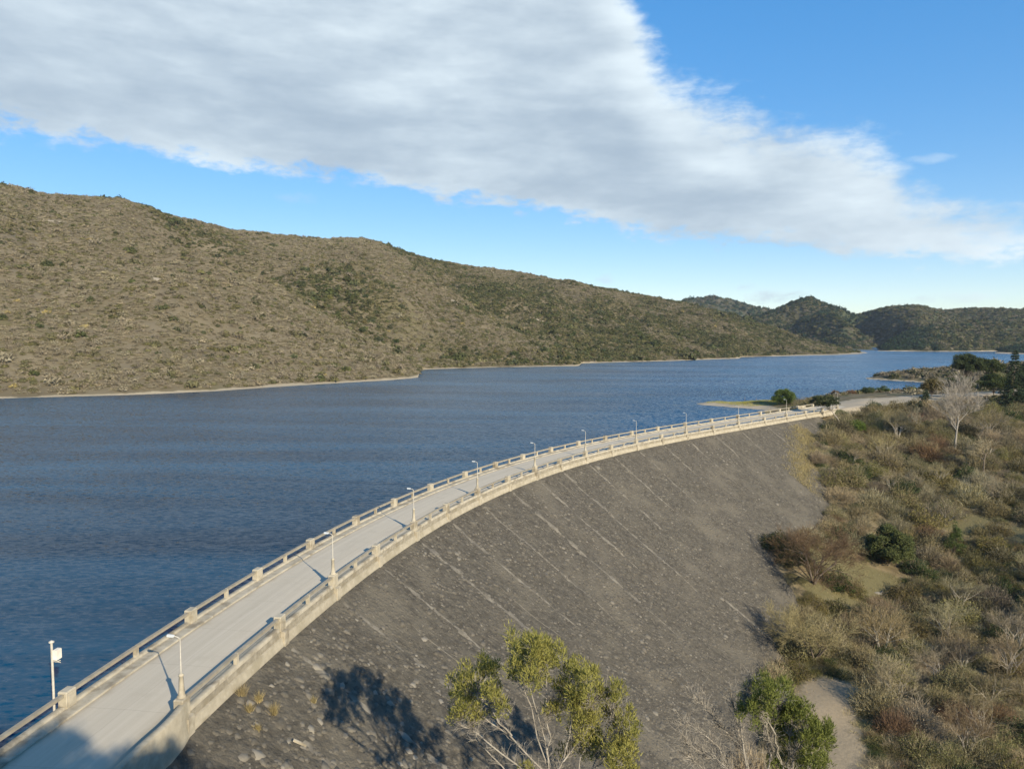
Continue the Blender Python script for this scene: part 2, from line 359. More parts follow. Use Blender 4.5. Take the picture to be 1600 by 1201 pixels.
def water_material():
    m=bpy.data.materials.new('lake_water');m.use_nodes=True;t=NT(m.node_tree);bs=m.node_tree.nodes['Principled BSDF']
    pos=t.new('ShaderNodeNewGeometry').outputs['Position']
    bs.inputs['IOR'].default_value=1.333;bs.inputs['Specular IOR Level'].default_value=.40
    gust=t.sstep(t.noise(t.mapping(pos,(.006,.022,1),(0,0,math.radians(-8))),1.,4,.6,.6),.36,.62)
    gust2=t.sstep(t.noise(t.mapping(pos,(.004,.020,1),(0,0,math.radians(4))),1.,5,.6,.8),.36,.62)
    c=t.mix(gust2,(.0010,.016,.040),(.006,.048,.098))  # darker and lighter wind-patch reflections put into the base colour
    t.link(c,bs.inputs['Base Color'])
    t.link(t.math('MULTIPLY_ADD',gust,.07,.07),bs.inputs['Roughness'])
    def slope(sc,rot,amt):
        n=t.new('ShaderNodeTexNoise');t.link(t.mapping(pos,sc,(0,0,math.radians(rot))),n.inputs['Vector']);n.inputs['Scale'].default_value=1;n.inputs['Detail'].default_value=4;n.inputs['Roughness'].default_value=.6
        q=t.new('ShaderNodeVectorMath',operation='SUBTRACT');t.link(n.outputs['Color'],q.inputs[0]);q.inputs[1].default_value=(.5,.5,.5)
        z=t.new('ShaderNodeVectorMath',operation='SCALE');t.link(q.outputs[0],z.inputs[0]);t._set(z.inputs[3],amt);return z.outputs[0]
    am=t.math('MULTIPLY_ADD',gust,.55,.75)
    v=t.new('ShaderNodeVectorMath',operation='ADD');t.link(slope((1.0,2.4,1),-12,am),v.inputs[0]);t.link(slope((.22,.6,1),8,.2),v.inputs[1])
    v2=t.new('ShaderNodeVectorMath',operation='MULTIPLY');t.link(v.outputs[0],v2.inputs[0]);v2.inputs[1].default_value=(1,1,0)
    v3=t.new('ShaderNodeVectorMath',operation='ADD');t.link(v2.outputs[0],v3.inputs[0]);v3.inputs[1].default_value=(.02,-.12,1)
    v4=t.new('ShaderNodeVectorMath',operation='NORMALIZE');t.link(v3.outputs[0],v4.inputs[0]);t.link(v4.outputs[0],bs.inputs['Normal'])
    return m

# ------------------------------------------------------------------ lake
def lake_mesh():
    b=[at(q,-7.84)[:2] for q in np.arange(-58,206,2.)]
    b=[(-900,-60),(-60,-20)]+[(float(p[0]),float(p[1])) for p in b]+[(112,250),(150,275),(200,290),(300,330),(420,340),(1500,300),(1500,2000),(-900,2000),(-900,200)]
    me=bpy.data.meshes.new('water');me.from_pydata([(x,y,-4.) for x,y in b],[],[tuple(range(len(b)))[::-1]]);me.update()
    if me.polygons[0].normal.z<0: me.flip_normals()
    me.materials.append(water_material());return me
tag(link('water',lake_mesh()),'dark blue rippled reservoir water behind the dam',kind='structure')

# ------------------------------------------------------------------ near ground: valley, abutment, spit, peninsula, viewpoint hill
gx=np.r_[np.arange(-110,-40,5.),np.arange(-40,180,1.25),np.arange(180,440,3.)];gy=np.r_[np.arange(-90,20,4.),np.arange(20,300,1.25),np.arange(300,500,2.5),np.arange(500,600,8.)]
GX,GY=np.meshgrid(gx,gy,indexing='ij');GZ=site_z(GX,GY)
def seg_dist(x,y,pts):
    d=np.full(np.shape(x),1e9)
    for (ax,ay),(bx,by) in zip(pts[:-1],pts[1:]):
        tt=np.clip(((x-ax)*(bx-ax)+(y-ay)*(by-ay))/((bx-ax)**2+(by-ay)**2),0,1);d=np.minimum(d,np.hypot(x-ax-tt*(bx-ax),y-ay-tt*(by-ay)))
    return d
PATH=[(45,100),(43,97),(41,92),(39.5,86),(37,81),(33,72),(27,60)]
a_path=np.clip(1.25-seg_dist(GX,GY,PATH)/4.4,0,1)
LAWN=[(66,137.5,9,5),(58,128,5,4),(90,272,13,8),(82,152,6,3),(100,160,7,4),(112,152,8,3)]
a_lawn=np.zeros_like(GX)
for lx,ly,ra,rb in LAWN: a_lawn=np.maximum(a_lawn,np.clip(1.35-np.hypot((GX-lx)/ra,(GY-ly)/rb)*.7,0,1))
S_,R_=center_sr(GX,GY);S_=S_.reshape(GX.shape);R_=R_.reshape(GX.shape)
a_sand=np.clip(1.5-(GZ+4.)/np.where(GY>350,.45,.9),0,1)*(GY>225)+np.clip(1.3-seg_dist(GX,GY,[(101,228),(112,240),(128,250),(150,262),(178,276),(230,290)])/9.5,0,1)
a_sand+=np.clip(1.-np.abs(R_-5.5-np.maximum(0,(172-S_))*.42)/3.5,0,1)*((S_>150)&(S_<178)&(R_>1))*.9
a_sand+=np.clip(1.1-seg_dist(GX,GY,[(150,233),(175,240),(200,240)])/3.,0,1)
a_sand=np.clip(a_sand,0,1)
mb=MB();mb.add(np.stack([GX,GY,GZ],-1).reshape(-1,3),None,grid_faces(len(gx),len(gy)))
tag(link('ground',mb.mesh('ground',M_ground,True,dict(path=a_path,lawn=a_lawn,sand=a_sand))),'dry scrubby valley ground, abutment and lake shore',kind='structure')

# ------------------------------------------------------------------ hills
def vnoise(x,y,sc,seed):
    """smooth value noise"""
    g=np.random.default_rng(seed);T=g.random((256,256));x=np.asarray(x)/sc+1000;y=np.asarray(y)/sc+1000
    i=np.floor(x).astype(int);j=np.floor(y).astype(int);f=x-i;h=y-j;f=f*f*(3-2*f);h=h*h*(3-2*h)
    q=lambda a,b:T[a%256,b%256]
    return (q(i,j)*(1-f)+q(i+1,j)*f)*(1-h)+(q(i,j+1)*(1-f)+q(i+1,j+1)*f)*h-.5
def hill_green(x,y,z):
    # how green and dense the scrub is: more to the right, higher up and along the gullies
    b=np.degrees(np.arctan2(x,y))
    return vnoise(x,y,120,301)*.75+vnoise(x,y,38,302)*.55+vnoise(x,y,13,303)*.25+np.clip((b+28)/40,-.35,1)*.5+np.clip((z-15)/90,-.1,.35)-.22+.45*np.exp(-(seg_dist(x,y,[(-55,500),(-95,545),(-160,590),(-270,640)])/55)**2)+.3*np.exp(-(seg_dist(x,y,[(60,610),(10,740),(-60,850)])/50)**2)
OUTCROPS=[(-225,436,15),(-204,427,10),(-243,441,8),(-336,543,14),(-176,885,16),(-120,560,10),(-60,700,14),(30,760,12)]
def rock_spots(x,y):
    r=0
    for a,b,s in OUTCROPS: r=np.maximum(r,1.3-np.hypot((x-a)/s,(y-b)/(s*.8))+(vnoise(x,y,6,19)-.5)*1.4)
    return np.clip(r,0,1)
def hill(name,label,material,shore,ridge,prof,na,nv,amp,gully,seed,back=.5,shape=.25,carve=()):
    """shore and ridge: (bearing in degrees, distance north, height) tables; a sheet of ground swept between them"""
    sa,sy=np.array(shore,float).T;ra,ry,rz=np.array(ridge,float).T
    A=np.linspace(sa[0],sa[-1],na);d0=np.interp(A,sa,sy);d1=np.interp(A,ra,ry)
    zr=np.interp(A,ra,rz);kk=np.exp(-np.linspace(-2,2,41)**2);kk/=kk.sum();d0s=np.convolve(np.pad(d0,20,'edge'),kk,'valid')
    V=np.r_[np.linspace(-.06,0,4)[:-1],np.linspace(0,1,nv),1+np.linspace(0,back,10)[1:]]
    aa,vv=np.meshgrid(A,V,indexing='ij');D1=d1[:,None];D0=d0s[:,None]+(d0-d0s)[:,None]*(1-np.clip(vv/.16,0,1))**2
    y=D0+(D1-D0)*vv;x=y*np.tan(np.radians(aa))
    vc=np.clip(vv,0,1);g=vc*(1+shape-shape*vc)
    z=-4+(zr[:,None]+4)*g
    z=np.where(vv<0,-4+vv*60,z);z=np.where(vv>1,zr[:,None]-(vv-1)*(D1-D0)*.35,z)
    wgt=np.sin(np.pi*np.clip(vv,0,1))**.7
    n=vnoise(x,y,90,seed)*1.2+vnoise(x,y,42,seed+1)*.7+vnoise(x,y,18,seed+2)*.35+vnoise(x,y,8,seed+3)*.15
    gl=-np.abs(vnoise(x+.35*y,y*.25,gully,seed+5))*2+.5
    z=z+wgt*(amp*n+amp*1.1*gl)*np.minimum(1,(zr[:,None]+10)/60)
    for pts,wd,dp in carve: z=z-dp*np.exp(-(seg_dist(x,y,pts)/wd)**2)*np.clip(vv*4,0,1)
    z=z+np.where((vv>.9)&(vv<1.1),vnoise(x,y,14,seed+7)*2.2,0)
    h=-4+np.maximum(0,0);sand=np.clip(1.2-(z+4.+vnoise(x,y,30,seed+11)*1.2+vnoise(x,y,9,seed+12)*.9)/1.1,0,1)*(y<1100)
    rock=np.clip(vnoise(x,y,48,seed+9)*2.4+vnoise(x,y,13,seed+8)*1.5-2.45,0,1)*1.5+rock_spots(x,y)
    mb=MB();mb.add(np.stack([x,y,z],-1).reshape(-1,3),None,grid_faces(len(A),len(V)))
    o=tag(link(name,mb.mesh(name,material,True,dict(sand=sand,rock=rock,olive=np.clip(hill_green(x,y,z)-.62,0,.8)))),label,kind='structure')
    return o,(A,V,x,y,z)
def brg(px): return math.degrees(math.atan2(px-800,1150*1.012))
def rid(px,py,Yd): return (brg(px),Yd,CZ+(518-py)*Yd/1150.)
SH=[(-61,215),(-50,238),(-40,268),(brg(0),288),(brg(200),305),(brg(330),325),(brg(500),371),(brg(600),399),(brg(640),418),(brg(651),426),(brg(655.5),512),(brg(760),545),(brg(900),572),(brg(906),580),(brg(909.5),622),(brg(1050),680),(brg(1158),750),(brg(1161.5),796),(brg(1300),868),(brg(1356),922),(brg(1364),955),(brg(1372),1000)]
RD=[(-61,520,150),(-50,540,138),(-40,590,132)]+[rid(*p) for p in ((0,296,620),(75,314,640),(190,320,680),(260,341,700),(360,364,760),(430,371,800),(500,377,850),(565,375,900),(610,389,920),(680,411,960),(800,425,1050),(900,443,1100),(1000,461,1150),(1060,471,1150),(1120,484,1150),(1200,508,1120),(1270,531,1060),(1330,546,1000))]+[(brg(1362),990,-5),(brg(1372),1010,-8)]
o_left,H_left=hill('hillside','long dry brown hillside across the lake',M_hill,SH,RD,None,600,140,13.,70.,3,carve=(([(-58,490),(-95,540),(-160,585),(-250,620)],42,24),([(40,640),(10,740),(-60,850)],45,12),([(-190,300),(-260,400),(-300,480)],30,7)))
RB=[rid(*p) for p in ((1140,505,1700),(1190,493,1700),(1220,479,1700),(1240,470,1700),(1265,463,1700),(1300,472,1700),(1322,477,1700),(1340,487,1700),(1370,484,1700),(1400,479,1700),(1440,477,1700),(1480,483,1700),(1520,479,1700),(1600,482,1700),(1800,478,1700),(2200,470,1700))]
o_b,H_b=hill('far_hill','dark green peaked hill and brown ridge at the far end of the lake',M_hillg,[(brg(1140),1180),(brg(1340),1140),(brg(1440),1128),(brg(1600),1120),(brg(2200),1000)],RB,None,260,110,16.,120.,31,shape=.05,carve=(([(600,1130),(690,1330),(745,1500),(760,1640)],45,55),([(480,1200),(560,1400),(600,1580)],45,40),([(830,1180),(880,1400),(1000,1600)],50,22)))
RA=[rid(*p) for p in ((960,500,2500),(1040,480,2500),(1075,467,2500),(1110,463,2500),(1140,468,2500),(1180,479,2500),(1230,488,2500),(1300,500,2500),(1420,505,2500))]
o_a,H_a=hill('distant_hill','low rounded distant hill behind the brown hillside',M_hillg,[(brg(960),1900),(brg(1420),1900)],RA,None,90,40,14.,120.,51)
RC=[rid(*p) for p in ((1370,549,1180),(1385,541,1190),(1400,530,1210),(1430,515,1240),(1470,505,1260),(1520,500,1280),(1600,503,1280),(1760,500,1280))]
o_c,H_c=hill('wooded_spur','dark wooded spur running down into the far water',M_hillg,[(brg(1368),1075),(brg(1420),1060),(brg(1490),1062),(brg(1560),1085),(brg(1760),1090)],RC,None,110,50,7.,60.,71)
RDD=[rid(*p) for p in ((1548,555,1000),(1560,550,1010),(1575,543,1020),(1600,538,1040),(1700,533,1050),(1900,525,1050))]
o_d,H_d=hill('wooded_shore','dark wooded shore at the right end of the lake',M_hillg,[(brg(1548),985),(brg(1600),955),(brg(1700),900),(brg(1900),800)],RDD,None,80,30,4.,60.,91)

# ------------------------------------------------------------------ road and dam body
def sweep(name,material,prof,s,parent=None,uv=False,smooth=False,closed=False,jit=0.):
    P=np.array(prof,float);x,y,t=crest(s)
    X=x[:,None]+np.sin(t)[:,None]*P[:,0];Yy=y[:,None]-np.cos(t)[:,None]*P[:,0];Z=np.broadcast_to(P[:,1],X.shape).copy()
    if jit: Z=Z+jit*(vnoise(X,Yy,.7,5)+vnoise(X,Yy,2.5,6))*np.r_[0,np.ones(len(P)-1)]
    mb=MB();F=grid_faces(len(s),len(P));mb.add(np.stack([X,Yy,Z],-1).reshape(-1,3),None,F)
    if closed:
        n=len(P)
        mb.add(np.stack([X[[0,-1]],Yy[[0,-1]],Z[[0,-1]]],-1).reshape(-1,3));b=mb.n-2*n
        mb.T.append(np.array([(b,b+i,b+i+1) for i in range(1,n-1)]+[(b+n,b+n+i+1,b+n+i) for i in range(1,n-1)]));mb.tt.append(np.full(2*(n-2),.5))
    me=mb.mesh(name,material,smooth)
    if uv:
        l=me.uv_layers.new(name='UVMap');vi=np.zeros(len(me.loops),'i4');me.loops.foreach_get('vertex_index',vi)
        U=np.stack([np.broadcast_to(P[:,0],X.shape),np.broadcast_to(s[:,None],X.shape)],-1).reshape(-1,2)
        l.data.foreach_set('uv',U[vi].astype('f4').ravel())
    return link(name,me,parent)
SR=np.arange(-58,214,1.5)
tag(sweep('road',M_road,[(-7.15,.0),(-5,.03),(-3.75,.05),(-2,.03),(-.5,0)][::-1],SR,None,True),'pale worn road along the curved dam crest',kind='structure')
dam=tag(empty('dam',(*crest(70.)[:2],0)),'curved rockfill dam with dark stone face and pale drain lines','dam')
dl=dam.location.copy()
def under(o,parent):
    o.parent=parent;o.matrix_parent_inverse=Matrix.Translation(-parent.location);return o
SF=np.arange(-58,192,1.0);RF=np.r_[.43,np.arange(1.2,62,.9)]
x,y,t=crest(SF);X=x[:,None]+np.sin(t)[:,None]*RF;Yy=y[:,None]-np.cos(t)[:,None]*RF
ss=np.broadcast_to(SF[:,None],X.shape)
Zf=face_z(RF)[None]+(vnoise(ss,RF[None]*1.2,5.,21)*.35+vnoise(ss,RF[None]*1.2,1.6,22)*.28)*np.clip((RF[None]-.7)/2,0,1)
mb=MB();mb.add(np.stack([X,Yy,Zf],-1).reshape(-1,3),None,grid_faces(len(SF),len(RF)))
under(link('stone_face',mb.mesh('stone_face',M_face,True)),dam)
SW=np.arange(-16.2,205,1.2)
under(sweep('retaining_wall',M_wall2,[(.05,-.02),(.24,.02),(.27,-.50),(.28,-1.2),(.05,-1.2)],SW,None,jit=.03,closed=True),dam)
under(sweep('ledge',M_wall,[(.2,-.43),(.40,-.45),(.44,-.50),(.46,-.80),(.52,-.84),(.56,-1.6),(.2,-1.6)],SW,None,jit=.05,closed=True),dam)
under(sweep('upstream_wall',M_conc,[(-7.86,-12),(-7.9,-.2),(-7.86,.03),(-7.2,.03)],np.arange(-58,205,2.)),dam)

# parapets
SPIL=[-15.2,-2.3,7.5,17.1,26.9,36.2,45.9,55.9,65.2,74.0,83.4,93.0,102.7,112.7,122.9,134.4,146.3,159.4,171.6]
SPIL_U=SPIL+[182.8,194.4,204.5];SPIL_D=SPIL+[183.0,194.2,204.5]

def pillar_mesh(low):
    bm=bmesh.new()
    def bx(sx,sy,z0,z1,bev,tp=1.):
        r=bmesh.ops.create_cube(bm,size=1)['verts']
        for v in r:
            k=tp if v.co.z>0 else 1
            v.co=Vector((v.co.x*sx*k,v.co.y*sy*k,z0 if v.co.z<0 else z1))
        es={e for v in r for e in v.link_edges};bmesh.ops.bevel(bm,geom=list(es),offset=bev,segments=1,affect='EDGES')
    bx(.86,.60,.0,1.02,.035);bx(.92,.66,1.0,1.16,.05,.9)
    for sy in (-1,1):
        r=bmesh.ops.create_cube(bm,size=1)['verts']
        for v in r: v.co=Vector((v.co.x*.50,v.co.y*.06+sy*.30,.16+(v.co.z+.5)*.70))
    if low:
        bx(.74,.36,-1.25,.02,.03)
        for v in bm.verts:
            if v.co.z<.03 and abs(v.co.x)<.38 and abs(v.co.y)<.19 and v.co.z<-.0: v.co.y-=.42
    me=bpy.data.meshes.new('pillar');bm.to_mesh(me);bm.free();me.materials.append(M_conc);return me
ME_PU=pillar_mesh(False);ME_PD=pillar_mesh(True)
ME_POST=box_mesh('post',M_conc,.34,.26,.80,.025);ME_RAIL=box_mesh('rail',M_rail,1.,.30,.20,.0)
def bev_rail():
    bm=bmesh.new();bmesh.ops.create_cube(bm,size=1);bmesh.ops.scale(bm,vec=(1,.30,.2),verts=bm.verts)
    es=[e for e in bm.edges if abs((e.verts[0].co-e.verts[1].co).x)>.5];bmesh.ops.bevel(bm,geom=es,offset=.03,segments=2,affect='EDGES')
    me=bpy.data.meshes.new('rail');bm.to_mesh(me);bm.free();me.materials.append(M_rail);return me
ME_RAIL=bev_rail()
def parapet(name,label,r,spil,me_p,plinth,splinth):
    root=tag(empty(name,(*at(spil[8],r)[:2],0)),label,'parapet')
    under(sweep('plinth',M_conc,plinth,splinth,None,closed=True),root)
    for i,s in enumerate(spil):
        th=float(crest(s)[2]);p=at(s,r)
        under(link('pillar',me_p,None,p,(0,0,th)),root)
        if i<len(spil)-1 and (spil[i+1]-s)>5:
            sm=(s+spil[i+1])/2;q=at(sm,r,.2);under(link('post',ME_POST,None,q,(0,0,float(crest(sm)[2]))),root)
            for a,b in ((s,sm),(sm,spil[i+1])):
                A=Vector(at(a,r,.92));B=Vector(at(b,r,.92));d=B-A
                under(link('rail',ME_RAIL,None,(A+B)/2,(0,0,math.atan2(d.y,d.x)),(d.length-.16,1,1)),root)
    return root
SPILU=[-53,-40.5,-28]+SPIL_U
par_u=parapet('parapet','concrete parapet on the lake side of the dam road',-7.5,SPILU,ME_PU,[(-7.28,-.1),(-7.28,.22),(-7.32,.26),(-7.66,.26),(-7.70,.22),(-7.72,-.3)],np.arange(-58,206,1.5))
par_d=parapet('parapet','concrete parapet on the stone face side, carrying the lamp posts',0.,SPIL_D,ME_PD,[(-.22,-.1),(-.22,.22),(-.18,.26),(.18,.26),(.22,.22),(.22,-.3)],np.arange(-14.6,206,1.5))
A=Vector(at(193.8,-7.5,.39));B=Vector(at(199,-7.5,.39));d=B-A
under(link('panel',box_mesh('panel',M_conc,d.length,.2,.62,.02),None,(A+B)/2,(0,0,math.atan2(d.y,d.x))),par_u)
# low kerb in front of each parapet
under(sweep('kerb',M_conc,[(-6.45,-.02),(-6.45,.10),(-6.5,.12),(-6.7,.12),(-7.27,.125)][::-1],np.arange(-58,205,1.5)),par_u)
under(sweep('kerb',M_conc,[(-.23,.115),(-.56,.11),(-.60,.09),(-.60,-.02)],np.arange(-14,205,1.5)),par_d)
# solid curving wing wall at the near end
WP=[(-19.62,42.5),(-19.55,41.3),(-19.62,40),(-19.85,38.6),(-20.0,37.2),(-20.1,35.8),(-20.3,33.5),(-20.7,30),(-21.4,26)]

def wing():
    pts=np.array(WP);tt=np.arange(len(pts));u=np.linspace(0,len(pts)-1,40)
    P=np.c_[np.interp(u,tt,pts[:,0]),np.interp(u,tt,pts[:,1])];P[1:-1]=(P[:-2]+2*P[1:-1]+P[2:])/4
    d=np.gradient(P,axis=0);n=unit(np.c_[d[:,1],-d[:,0]])   # travels toward the camera: this side is the lake side
    h=np.interp(u,[0,2,8],[.90,.85,.75])
    prof=[(.14,-.1),(.14,1,),(.11,1.04),(-.24,1.04),(-.28,.98),(-.50,-1.8)]
    X=np.array([[(*(P[i]+n[i]*a),b if abs(b)<.9 else (b*h[i] if b>0 else b)) for a,b in prof] for i in range(len(u))])
    X[:,-1,2]+=vnoise(X[:,-1,0],X[:,-1,1],.8,3)*.2
    mb=MB();mb.add(X.reshape(-1,3),None,grid_faces(len(u),len(prof)));return mb.mesh('wing_wall',M_wall)
tag(link('wing_wall',wing()),'low solid curving stone wall at the near end of the lamp-post parapet','wall')

# pale drain lines running down the face from every pillar
def drain(s,r0,r1,w,seed,dz=.02,material=None):
    g=np.random.default_rng(seed);r=np.arange(r0,r1,.45);k=len(r)
    f=np.clip((r1-r)/(r1-r0)*3,.45,1)
    wl=w*f*(.6+.7*g.random(k));wr=w*f*(.6+.7*g.random(k));wob=np.cumsum(g.normal(size=k))*.02
    L=np.stack(at(s+wob-wl/2,r,0)[:2],-1);Rr=np.stack(at(s+wob+wr/2,r,0)[:2],-1);C=np.stack(at(s+wob,r,0)[:2],-1)
    z=face_z(r)+(vnoise(np.full(k,s),r*1.2,5.,21)*.35+vnoise(np.full(k,s),r*1.2,1.6,22)*.28)*np.clip((r-.7)/2,0,1)
    V=np.stack([np.c_[L,z-.05],np.c_[C,z+dz+.03*g.random(k)],np.c_[Rr,z-.05]],1)
    mb=MB();mb.add(V.reshape(-1,3),None,grid_faces(k,3));return mb.mesh('drain_line',material or M_drain)
DL=dict(zip(range(19),[8,18,14,20,32,18,19,27,18,24,17,13,14,9,12,9,8,12,11]))
for i,s in enumerate(SPIL):
    under(link('drain_line',drain(s+(.0 if i else 5.5),1.0 if i else 5.2,1.+DL[i],1.35 if i in (4,7,9) else 1.0,100+i)),dam)
for s,r0,r1,wd in ((12.,6,13,.25),(31,9,17,.25),(50.5,8,15,.25),(70,2,9,.25),(177,1,8,.4),(182,1,9,.4),(165.5,1,7,.3)):
    under(link('drain_line',drain(s,r0,r1,wd,int(s)+300)),dam)
under(link('drain_line',drain(79.5,28.0,37.0,1.2,777,.10)),dam)
# pitching stones: the largest near ones singly, the rest of the face as loose rubble
def stone_tpl(g):
    n=6;a=np.arange(n)/n*2*np.pi+g.random(n)*.5
    r1=.5*(.6+.65*g.random(n));r2=r1*(.6+.3*g.random(n))
    V=np.r_[np.c_[np.cos(a)*r1,np.sin(a)*r1,-.12*np.ones(n)],np.c_[np.cos(a)*r2,np.sin(a)*r2,.07+.07*g.random(n)],[[.05,.0,.13]]]
    T=[]
    for j in range(n):
        k=(j+1)%n;T+=[(j,k,n+j),(k,n+k,n+j),(n+j,n+k,2*n)]
    return V,np.array(T)
TPL=[stone_tpl(np.random.default_rng(500+i)) for i in range(8)]
def face_spots(g,n,s0,s1,r0,r1):
    s=g.uniform(s0,s1,n);r=g.uniform(r0,r1,n);x,y,z=at(s,r);x=np.array(x);y=np.array(y)
    z=face_z(r)+(vnoise(s,r*1.2,5.,21)*.35+vnoise(s,r*1.2,1.6,22)*.28)*np.clip((r-.7)/2,0,1)
    t=crest(s)[2];nrm=unit(np.c_[np.sin(t)*.68,-np.cos(t)*.68,np.ones(n)]);al=np.c_[np.cos(t),np.sin(t),np.zeros(n)];dn=np.cross(nrm,al)
    return s,r,np.c_[x,y,z],nrm,al,dn
g=np.random.default_rng(11)
n=34000
s,r,P,N,AL,DN=face_spots(g,n,-18,188,1.,44)
gz=ground_z(P[:,0],P[:,1]);keep=gz<P[:,2]+.6
dist=np.hypot(P[:,0],P[:,1]);keep&=g.random(n)<np.clip(1.25-dist/400,.4,1)
idx=np.where(keep)[0]
clus=vnoise(s,r*1.3,9.,41)+vnoise(s,r*1.3,3.,42)*.7
tone=np.clip(np.where(g.random(n)<.10+.28*np.clip(clus,0,1),g.uniform(.10,.55,n),g.uniform(0,.22,n)),0,1)
sz=np.exp(g.normal(-1.12,.4,n))*(1+.35*clus)
mb=MB();rot=g.uniform(0,6.28,n);tid=g.integers(0,8,n)
for k in range(8):
    ii=idx[tid[idx]==k];V,T=TPL[k]
    c,s_=np.cos(rot[ii]),np.sin(rot[ii])
    vx=V[None,:,0]*c[:,None]-V[None,:,1]*s_[:,None];vy=V[None,:,0]*s_[:,None]+V[None,:,1]*c[:,None]
    W3=P[ii][:,None]+(AL[ii][:,None]*vx[...,None]*1.1+DN[ii][:,None]*vy[...,None]*.85+N[ii][:,None]*(V[None,:,2:3]*.75))*sz[ii][:,None,None]
    mb.add(W3.reshape(-1,3),(T[None]+(np.arange(len(ii))*len(V))[:,None,None]).reshape(-1,3),None,np.repeat(tone[ii],len(T)))
o=under(link('rubble',mb.mesh('rubble',M_stone)),dam);o['kind']='stuff'
SME=[]
for k in range(8):
    V,T=TPL[k]
    for tn in (.05,.3,.75):
        mb=MB();mb.add(V*np.array([1.1,.85,.8]),T,None,tn);SME.append(mb.mesh('stone',M_stone))
n=290;s,r,P,N,AL,DN=face_spots(g,n*3,-14,46,1.3,17)
d=np.hypot(P[:,0],P[:,1]);order=np.argsort(d+g.uniform(0,18,len(d)))[:n]
for i in order:
    m=Matrix((( *AL[i],0),(*DN[i],0),(*N[i],0),(0,0,0,1))).transposed();m.translation=Vector(P[i])
    o=link('stone',SME[int(g.choice([0,1,2],p=[.5,.3,.2]))+3*int(g.integers(0,8))],dam);o.matrix_parent_inverse=Matrix.Translation(-dl)
    k=float(np.exp(g.normal(-.55,.3)));o.matrix_basis=m@Matrix.Rotation(g.uniform(0,6.28),4,'Z')@Matrix.Diagonal((k,k,k,1))
# ------------------------------------------------------------------ lamp posts
M_white=mat('white_paint',(.47,.44,.375),(.38,.355,.30),5.,4,.5,spec=.4);M_lamph=mat('lamp_housing',(.45,.47,.48),None,rough=.4,spec=.4)
M_lens=mat('lamp_lens',(.55,.58,.55),None,rough=.2,spec=.5)
ME_LB=lathe_mesh('base',M_conc,[(.28,0),(.28,.10),(.21,.16),(.17,.5),(.13,1.28),(.17,1.32),(.17,1.40),(.10,1.46)],8)
ME_LP=lathe_mesh('pole',M_white,[(.05,1.45),(.046,2.3),(.04,2.32),(.034,3.62)],8,True)
def arm_mesh():
    mb=MB();p=[(0,0,3.55),(0,.08,3.64),(0,.22,3.70),(0,.38,3.73)]
    tubes(mb,p[:-1],p[1:],[.035]*3,[.035]*3,6);return mb.mesh('arm',M_white)
def head_mesh():
    bm=bmesh.new();bmesh.ops.create_cube(bm,size=1)
    for v in bm.verts: v.co=Vector((v.co.x*(.26 if v.co.y>0 else .16)*(.6 if v.co.z>0 else 1),0.58+v.co.y*.46,3.74+v.co.z*.13+.02*(v.co.y>0)))
    bmesh.ops.bevel(bm,geom=bm.edges[:],offset=.025,segments=2,affect='EDGES');me=bpy.data.meshes.new('lamp_head');bm.to_mesh(me);bm.free();me.materials.append(M_lamph);return me
ME_LA=arm_mesh();ME_LH=head_mesh();ME_LL=box_mesh('lens',M_lens,.15,.34,.03,.01,0)
LN=['nearest lamp post, beside the curved wing wall, white pole on tapered concrete base','second lamp post from the near end, white pole above the parapet','third lamp post from the near end of the dam road','fourth lamp post from the near end of the dam road','fifth lamp post from the near end, top reaching the far parapet','sixth lamp post from the near end, standing against the lake','seventh lamp post from the near end, standing against pale water','eighth lamp post from the near end, near the grass spit','ninth lamp post from the near end, in front of the spit','tenth lamp post from the near end, below the green spit tree','farthest lamp post, at the end of the parapet by the forecourt']
for k,(i,lb) in enumerate(zip((0,2,4,6,8,10,12,14,16,18,21),LN)):
    s=SPIL_D[i];th=float(crest(s)[2]);x,y,_=at(s,0)
    o=tag(empty('street_lamp',(x,y,1.158),th),lb,'street lamp','lamp posts along the dam road')
    for nm,me in (('base',ME_LB),('pole',ME_LP),('arm',ME_LA)): link(nm,me,o)
    h=link('lamp_head',ME_LH,o);link('lens',ME_LL,h,(0,.60,3.655))
# equipment pole with white box on the lake side
x,y,_=at(-15.7,-7.98);th=float(crest(-15.7)[2])
o=tag(empty('equipment_pole',(x,y,-.5),th),'white pole carrying a white equipment box, outside the lake parapet','pole')
mb=MB();tubes(mb,[(0,0,0),(0,0,4.75)],[(0,0,4.75),(0,0,4.8)],[.075,.1],[.07,.1],10);link('pole',mb.mesh('pole',M_white,True),o)
link('box',box_mesh('box',M_pale,.46,.30,.62,.03,0),o,(.10,-.26,3.72))
mb=MB();tubes(mb,[(0,0,3.62),(0,-.2,3.58),(0,0,4.2)],[(0,-.55,3.58),(.25,-.35,3.58),(0,-.2,4.2)],[.03]*3,[.03]*3,6);link('bracket',mb.mesh('bracket',M_white),o)
link('cap',lathe_mesh('cap',M_white,[(.16,4.78),(.16,4.84),(.05,4.9)],10),o)

